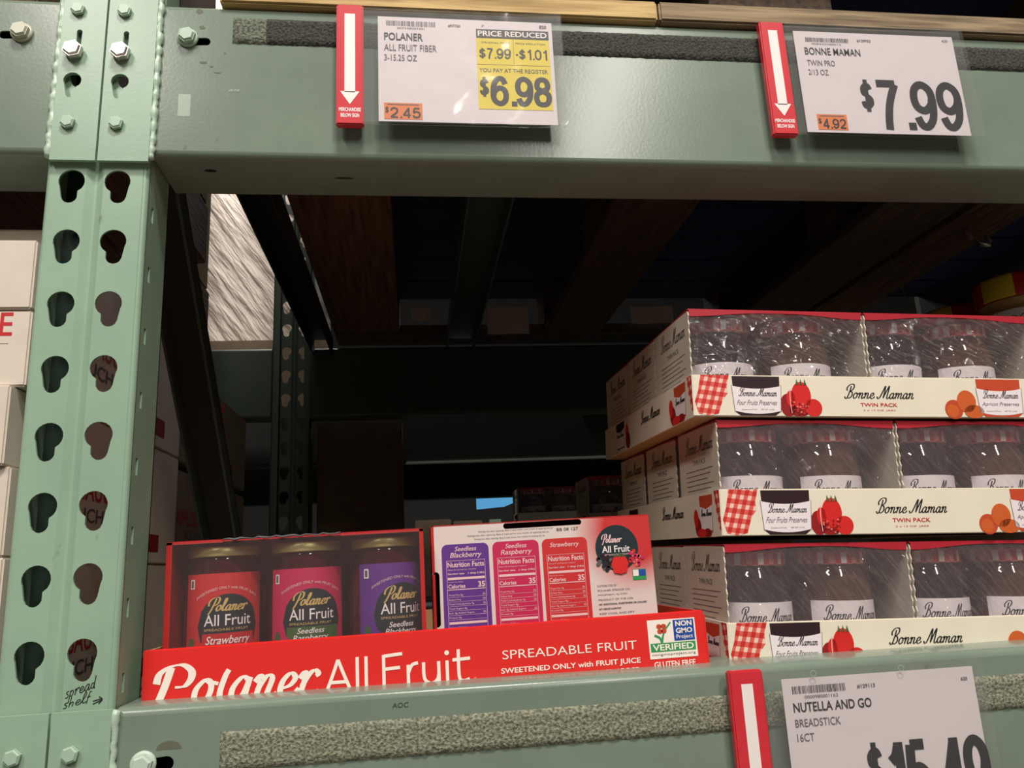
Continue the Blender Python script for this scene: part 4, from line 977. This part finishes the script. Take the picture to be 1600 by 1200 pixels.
def tray_side(mb, f, D, H, dark):
    g = lambda u, v, h: f(u, v, h)
    mb.dpoly(g, [(.0005, H * .99), (.0135, H * .99), (.0110, H * .6), (.0045, H * .15), (.0005, H * .12)], GING)
    def jar(a, b, m_):
        mb.dpoly(g, [(a, H * .93), (b, H * .93), (b - .002, H * .1), (a + .003, H * .1)], m_, 2); mb.dpoly(g, [(a + .0005, H * .70), ((a + b) / 2, H * .62), (b - .0005, H * .70), (b - .003, H * .14), (a + .0035, H * .14)], LBL, 3)
        # lettering reads from the rear of the tray to its front on this side
        s = lambda u, v, h: f(b - u, v, h)
        mb.script(s, 'Bonne Maman', .004, H * .47, b - a - .003, .0026, BLACK, .0003, .0008, .3, 4)
    jar(.018, .052, ORPD)
    for (cu, cv, ru, rv, m_) in ((.058, .010, .008, .009, REDDK), (.062, .018, .006, .009, REDB), (.048, .004, .012, .004, REDB), (.034, .004, .01, .004, REDDK)): mb.dell(g, cu, cv, ru, rv, m_, 4 + (m_ is REDB))
    s = lambda u, v, h: f(D - u, v, h)
    mb.script(s, 'Bonne Maman', D - .17, H * .5, D - .10, .0055, BLACK, .0004, .0014, .3, 2)
    jar(D - .10, D - .06, DJAM)
    for (cu, cv, ru, rv, m_) in ((D - .115, .010, .010, .010, REDDK), (D - .112, .020, .007, .011, REDB)): mb.dell(g, cu, cv, ru, rv, m_, 4)
def make_tray(label, x0, y0, z0, W, D, H, art=True):
    t = thing('jam_tray', label, 'tray', (x0, y0, z0), None)
    mb = MB(); mb.cbox(x0, x0 + W, y0, y0 + .0025, z0, z0 + H, CREAM, .0007)
    tray_art(mb, front(y0), x0, W, z0, H) if art else None
    mb.build('front_panel', t)
    mb = MB(); mb.box(x0, x0 + .002, y0 + .0026, y0 + D, z0, z0 + H, CREAM); fs = lambda u, v, h: (x0 - h, y0 + u, z0 + v)
    tray_side(mb, fs, D, H, 0); mb.build('side_panel', t)
    mb = MB(); mb.box(x0 + W - .002, x0 + W, y0 + .0026, y0 + D, z0, z0 + H, CREAM); mb.build('side_panel', t)
    mb = MB(); mb.box(x0 + .002, x0 + W - .002, y0 + .0026, y0 + D, z0, z0 + .0015, KRAFT); mb.box(x0 + .002, x0 + W - .002, y0 + D - .002, y0 + D, z0, z0 + H, CREAM); mb.build('tray_floor', t)
    return t
PW, PD = .178, .108
def make_pack(label, x0, y0, z0, H, film_seed=1):
    t = thing('twin_pack', label, 'carton', (x0, y0, z0), 'jam twin pack cartons')
    mb = MB(); e = .0012
    # left side with a zigzag front edge
    pts = [(y0 + .002, z0)]; n = 22
    zig = [(y0 + (.0 if k % 2 else .0016), z0 + .002 + (H - .004) * k / n) for k in range(n + 1)]
    prof = [(y0 + PD, z0), (y0 + PD, z0 + H)] + zig[::-1]
    mb.prism(prof, 'x', x0, x0 + e, CREAMIN); mb.prism(prof, 'x', x0 + PW - e, x0 + PW, CREAMIN)
    mb.box(x0 + e, x0 + PW - e, y0 + PD - e, y0 + PD, z0, z0 + H, CREAMIN)
    mb.box(x0 + e, x0 + PW - e, y0 + .001, y0 + PD - e, z0, z0 + e, CREAMIN)
    s = lambda u, v, h: (x0 - h, y0 + PD - u, z0 + v)
    mb.script(s, 'Bonne Maman', .022, H * .77, PD - .012, .0070, BLACK, .0003, .0011, .3, 1, .2)
    mb.text(s, 'TWIN PACK', .040, H * .655, PD - .032, H * .705, GREYINK, .01, 0, 1)
    for k in range(6): mb.drect(s, .020, H * (.60 - .045 * k), PD - .014 - .008 * (k % 3), H * (.60 - .045 * k) + .0007, GREYINK, 1)
    mb.build('carton_shell', t)
    mb = MB(); mb.box(x0, x0 + PW, y0, y0 + PD, z0 + H - e, z0 + H, JREDT)
    # scalloped red front lip
    a, b = x0 + .001, x0 + PW - .001; m = 26
    lip = [(a, z0 + H - e)] + [(a + (b - a) * k / m, z0 + H - .0030 - .0045 * abs(math.cos(math.pi * k / m)) ** 3) for k in range(m + 1)] + [(b, z0 + H - e)]
    mb.prism(lip, 'y', y0 - .0003, y0 + .0007, JREDT)
    mb.build('red_lid_panel', t)
    filmsheet(t, x0 + .0015, x0 + PW - .0015, y0 + .0005, z0 + .03, z0 + H - .002, FILMW if film_seed < 7 and film_seed != 3 else FILM, .0035, film_seed * 7.3, 'film_window', 44, 26, 55)
    return t
def make_jam(label, x, y, z, mat):
    return jamjar('jam_jar', label, x, y, z, .0360, .0990, mat, .0135, .0335, LIDR, lidgingham, lab_bonne, 'jam jars in the twin packs', 40)
PIV = Vector((.27, .045, -.10)); RX, RY = math.radians(1.1), math.radians(1.75)
LAY = [  # name, tray x, tray z, pack x, pitch, H
  ('top', .2515, .1262, .2535, .111, .1055, .0395), ('middle', .2705, .0165, .2737, .119, .1070, .0420), ('bottom', .2690, -.0990, .2725, .108, .1085, .0405)]
# Leaning stack: heights below are given in the stack's own frame
def unlean(x, z): return z   # heights were measured at the left corner, where the lean is zero
jam_proto = None; jamA = jamB = None
NEWJ = {}
for li, (nm, tx, tzz, pkx, pitch, H, TH) in enumerate(LAY):
    tr = make_tray('cream jam tray with gingham print, %s of the three-tray stack' % nm, tx, .045, tzz, .366, pitch * 3 + .010, TH)
    tilt(tr, PIV, RX, RY)
    hh = H - .0016
    for c in range(2):
        side = ('left', 'right')[c]
        for r_ in range(3):
            if c == 1 and r_ > 0: continue
            where = ('front', 'second from the front', 'rearmost')[r_]
            lab = '%s-layer jam twin pack, %s column, %s, red topped' % (nm, side, where)
            x = pkx + c * (PW + .0022); y = .0495 + pitch * r_; z = tzz + .0016
            pk = make_pack(lab, x, y, z, hh - (.0 if li else .0), li * 6 + c * 3 + r_ + 1)
            tilt(pk, PIV, RX, RY)
            if r_ == 0:
                for q in range(2):
                    jx = x + .0430 + q * .0815; jy = y + .047; jz = z + .0014
                    lab2 = '%s jam jar with gingham lid in the %s pack of the %s layer' % (('left dark', 'right')[q], side, nm)
                    key = q
                    if key in NEWJ:
                        j = copytree(NEWJ[key], (jx, jy, jz), lab2)
                        # the proto was leaned; a copy keeps its rotation, so reset before leaning
                        j.rotation_euler = (0, 0, 0)
                    else:
                        j = make_jam(lab2, jx, jy, jz, (JAMD, JAMB)[q]); NEWJ[key] = j
                    M0 = Matrix.Translation(PIV) @ Matrix.Rotation(RY, 4, 'Y') @ Matrix.Rotation(RX, 4, 'X') @ Matrix.Translation(-PIV)
                    j.matrix_world = M0 @ Matrix.Translation((jx, jy, jz))
# wooden pallets / deck carrying the goods
def deck(label, x0, x1, y0, y1, ztop, lean=False):
    t = thing('shelf_pallet', label, 'pallet', (x0, y0, ztop - .12))
    for i in range(7):
        a = y0 + (y1 - y0) * i / 7
        mb = MB(); mb.box(x0, x1, a + .003, a + (y1 - y0) / 7 - .003, ztop - .018, ztop - .0002, WGREY); mb.build('deck_board', t)
    for xx in (x0, (x0 + x1) / 2 - .02, x1 - .04):
        mb = MB(); mb.box(xx, xx + .04, y0, y1, ztop - .10, ztop - .0182, WGREY); mb.build('stringer', t)
    if lean: tilt(t, PIV, RX, RY)
    return t
t_ = deck('pallet under the red fruit spread tray', -.212, .2515, .074, 1.03, PZ); tilt(t_, PT, 0, RYT)
t_ = deck('leaning pallet under the three jam trays', .262, .66, .074, 1.03, -.0992, True)

# jam trays farther back on the same shelf
def rear_stack(x0, y0, zs, labels):
    for z, lab in zip(zs, labels):
        tr = make_tray('plain view of ' + lab, x0, y0, z, .366, .125, .040, False); tr['label'] = 'cream tray of the ' + lab
        for c in range(2):
            pk = make_pack('dim twin pack in the %s, %s of two' % (lab, ('left', 'right')[c]), x0 + .003 + c * (PW + .002), y0 + .006, z + .0016, .103, 3)
            for q in range(2):
                jx = x0 + .003 + c * (PW + .002) + .0430 + q * .0815; jy = y0 + .006 + .047
                j = NEWJ[q].copy(); COL.objects.link(j); j.rotation_euler = (0, 0, 0); j.location = (jx, jy, z + .0035)
                for ch in NEWJ[q].children:
                    cc = ch.copy(); COL.objects.link(cc); cc.parent = j
                j['label'] = '%s jar in the %s pack of the %s' % (('left', 'right')[q], ('left', 'right')[c], lab)
rear_stack(.300, .700, (.042,), ('second jam stack behind the front one',))
rear_stack(.262, 1.36, (.090,), ('third jam stack on the far rack',))
mb = MB(); mb.cbox(.300, .666, .700, .83, -.078, .0418, KRAFTD); tag(mb.build('storage_carton', None, (.48, .7, -.078)), 'dark carton under the second jam stack', 'box')
mb = MB(); mb.cbox(.262, .63, 1.36, 1.49, -.12, .0898, KRAFTD); tag(mb.build('storage_carton', None, (.44, 1.36, -.12)), 'dark carton under the third jam stack on the far rack', 'box')

# ------------------------------------------------------------ nut butter jars at the far right
def stripelid(j, k): return (LRED2 if (k // 4) % 2 else LYEL) if k >= 0 else LRED2
def lab_nut(t, cx, cy, z0, R):
    mb = MB(); f = cyl(cx, cy, R + .0003, z0); mb.drect(f, -.1, .02, .1, .118, LBL, 1, 24)
    z = [(-.08 + .006 * k, .104 + .005 * (k % 2)) for k in range(27)]
    for a, b in zip(z, z[1:]): mb.stroke(f, [a, b], .0009, .0009, BLACK)
    mb.dell(f, -.015, .085, .02, .02, YEL, 3); mb.build('jar_label', t)
for i, (x, y, z0, lab) in enumerate(((.876, .330, .197, 'large nut butter jar with red and yellow striped lid, front one at right edge'), (.885, .470, .197, 'striped-lid nut butter jar half hidden behind the front one'), (.890, .605, .197, 'striped-lid nut butter jar peeking over the jam stack'))):
    jamjar('nut_butter_jar', lab, x, y, z0, .054, .17, PEAN, .034, .057, LYEL, stripelid, lab_nut, 'nut butter jars', 32)
mb = MB(); mb.cbox(.80, 1.2, .27, .68, -.12, .1968, KRAFTD); tag(mb.build('storage_carton', None, (1, .27, -.12)), 'carton under the nut butter jars', 'box')

# ------------------------------------------------------------ cartons in the bay left of the post
WCD = flat('shaded_white_carton', (140, 124, 108), .7, 0, .3, .05, .2)  # white carton colour darkened for light falling off deep in the bay
def apple(label, z0, z1, y0, y1, xr, x0=-.75, mat=None):
    mb = MB(); mb.cbox(x0, xr, y0, y1, z0, z1, mat or WCART, .002)
    s = lambda u, v, h: (xr + h, u, z0 + v)       # right side, reads front to back
    H = z1 - z0
    mb.text(s, 'APPLESAUCE', y0 + .02, H * .42, y0 + .20, H * .58, REDP, .01); mb.text(s, 'POUCHES', y0 + .06, H * .27, y0 + .20, H * .37, GREYINK, .01)
    for k in range(1):
        c = y0 + .185 + k * .33
        mb.dpoly(s, [(c - .012, H * .66), (c + .012, H * .66), (c + .014, H * .80), (c + .005, H * .90), (c + .004, H * .97), (c - .004, H * .97), (c - .005, H * .90), (c - .014, H * .80)], GRNP); mb.drect(s, c - .009, H * .70, c + .009, H * .78, LBL, 2)
        for j in range(3): mb.drect(s, c + .07, H * (.5 + .17 * j), c + .092, H * (.62 + .17 * j), ORP)
        mb.drect(s, c + .06, H * .05, c + .085, H * .32, REDB); mb.drect(s, c + .13, H * .1, c + .17, H * .25, REDDK)
    return tag(mb.build('applesauce_carton', None, (xr, y0, z0)), label, 'box', 'applesauce cartons in the left bay')
for z0, z1, y, nmm in ((.170, .325, .075, 'topmost'), (.023, .169, .075, 'second from top'), (-.124, .022, .075, 'lowest')):
    apple('white applesauce carton with red lettering behind the post, %s in the front stack' % nmm, z0, z1, y, .50, -.330)
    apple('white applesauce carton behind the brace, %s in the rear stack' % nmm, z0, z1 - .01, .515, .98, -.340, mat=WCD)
# white cartons whose fronts show at the left edge
def wc(label, z0, z1, y0, xr, txt=False):
    t = thing('white_carton', label, 'box', (xr, y0, z0))
    mb = MB(); mb.cbox(-.75, xr, y0, .070, z0, z1, WCART, .0015)
    if txt: mb.text(front(y0), 'E', -.3385, .2045, -.3285, .2248, REDP, .01, 0, 1); mb.drect(front(y0), -.42, .1975, -.3305, .1980, GREYINK)
    mb.build('carton_body', t)
wc('white carton at the left edge, topmost with a loose flap', .2275, .2890, .018, -.3150)
wc('white carton at the left edge printed with a red letter E', .1615, .2270, .020, -.3145, True)
wc('white carton at the left edge just below the lettered one', .0960, .1610, .012, -.3215)
wc('white carton at the left edge, second from the bottom', .0250, .0955, .018, -.3180)
wc('white carton at the left edge, lowest of the stack', -.0800, .0245, .018, -.3165)
deck('pallet under the cartons left of the post', -.76, -.3160, .074, 1.03, -.1245)
mb = MB(); mb.box(-.76, -.317, .013, .0735, -.0885, -.0802, WGREY); tag(mb.build('wood_spacer', None, (-.5, .013, -.0885)), 'wood spacer board under the white cartons at left', 'board')

# ------------------------------------------------------------ beyond the rear beam
mb = MB(); mb.cbox(-.75, -.30, 1.50, 2.2, .62, 1.9, WRAP, .01); tag(mb.build('wrapped_pallet_load', None, (-.5, 1.5, .62)), 'bright film-wrapped pallet load seen past the brace', 'wrapped load')
mb = MB(); mb.cbox(-1.2, -.22, 1.42, 2.25, .4105, .6195, KRAFTD, .004); tag(mb.build('storage_carton', None, (-.6, 1.42, .41)), 'brown carton below the film-wrapped load', 'box')
mb = MB(); mb.cbox(-.215, -.026, 1.125, 1.285, -.1055, .335, KRAFTD, .003); mb.build
tag(mb.build('storage_carton', None, (-.12, 1.125, -.105)), 'plain brown carton standing beside the rear post', 'box')
mb = MB(); mb.box(-1.6, 2.6, 1.295, 2.42, -.14, -.122, GD); tag(mb.build('rack_deck', None, (.5, 1.3, -.14)), 'dark deck of the second rack', 'deck')
mb = MB(); mb.box(-.2, 2.6, 1.38, 2.34, .4105, .43, WDK); tag(mb.build('wooden_pallet', None, (.5, 1.4, .41)), 'dark pallet resting on the second rack beams', 'pallet') 
for i, (a, b, y, z1) in enumerate(((.0, .16, 2.9, .215), (.17, .30, 2.9, .205), (-.35, -.03, 2.8, .18))):
    mb = MB(); mb.cbox(a, b, y, y + .3, -.12, z1, KRAFTD, .003); tag(mb.build('storage_carton', None, (a, y, -.12)), ('brown carton far behind, left of the pale post', 'narrow brown carton far behind beside the pale post', 'brown carton far behind the three-jar carton')[i], 'box')
mb = MB(); mb.box(-2, 3, 2.78, 3.3, -.15, -.1205, GD); tag(mb.build('metal_shelf', None, (0, 2.78, -.15)), 'far shelf in the next aisle', 'shelf')
mb = MB(); mb.box(.325, .375, 2.8, 2.85, -.12, .20, G); tag(mb.build('rack_post', None, (.35, 2.8, -.12)), 'pale green post stub far behind the cartons', 'post')
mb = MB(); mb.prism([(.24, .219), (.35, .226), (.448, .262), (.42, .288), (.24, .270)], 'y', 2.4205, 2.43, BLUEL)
tag(mb.build('blue_glow_panel', None, (.34, 2.42, .22)), 'small glowing blue panel added for a bright patch under the far beam', 'glow panel')
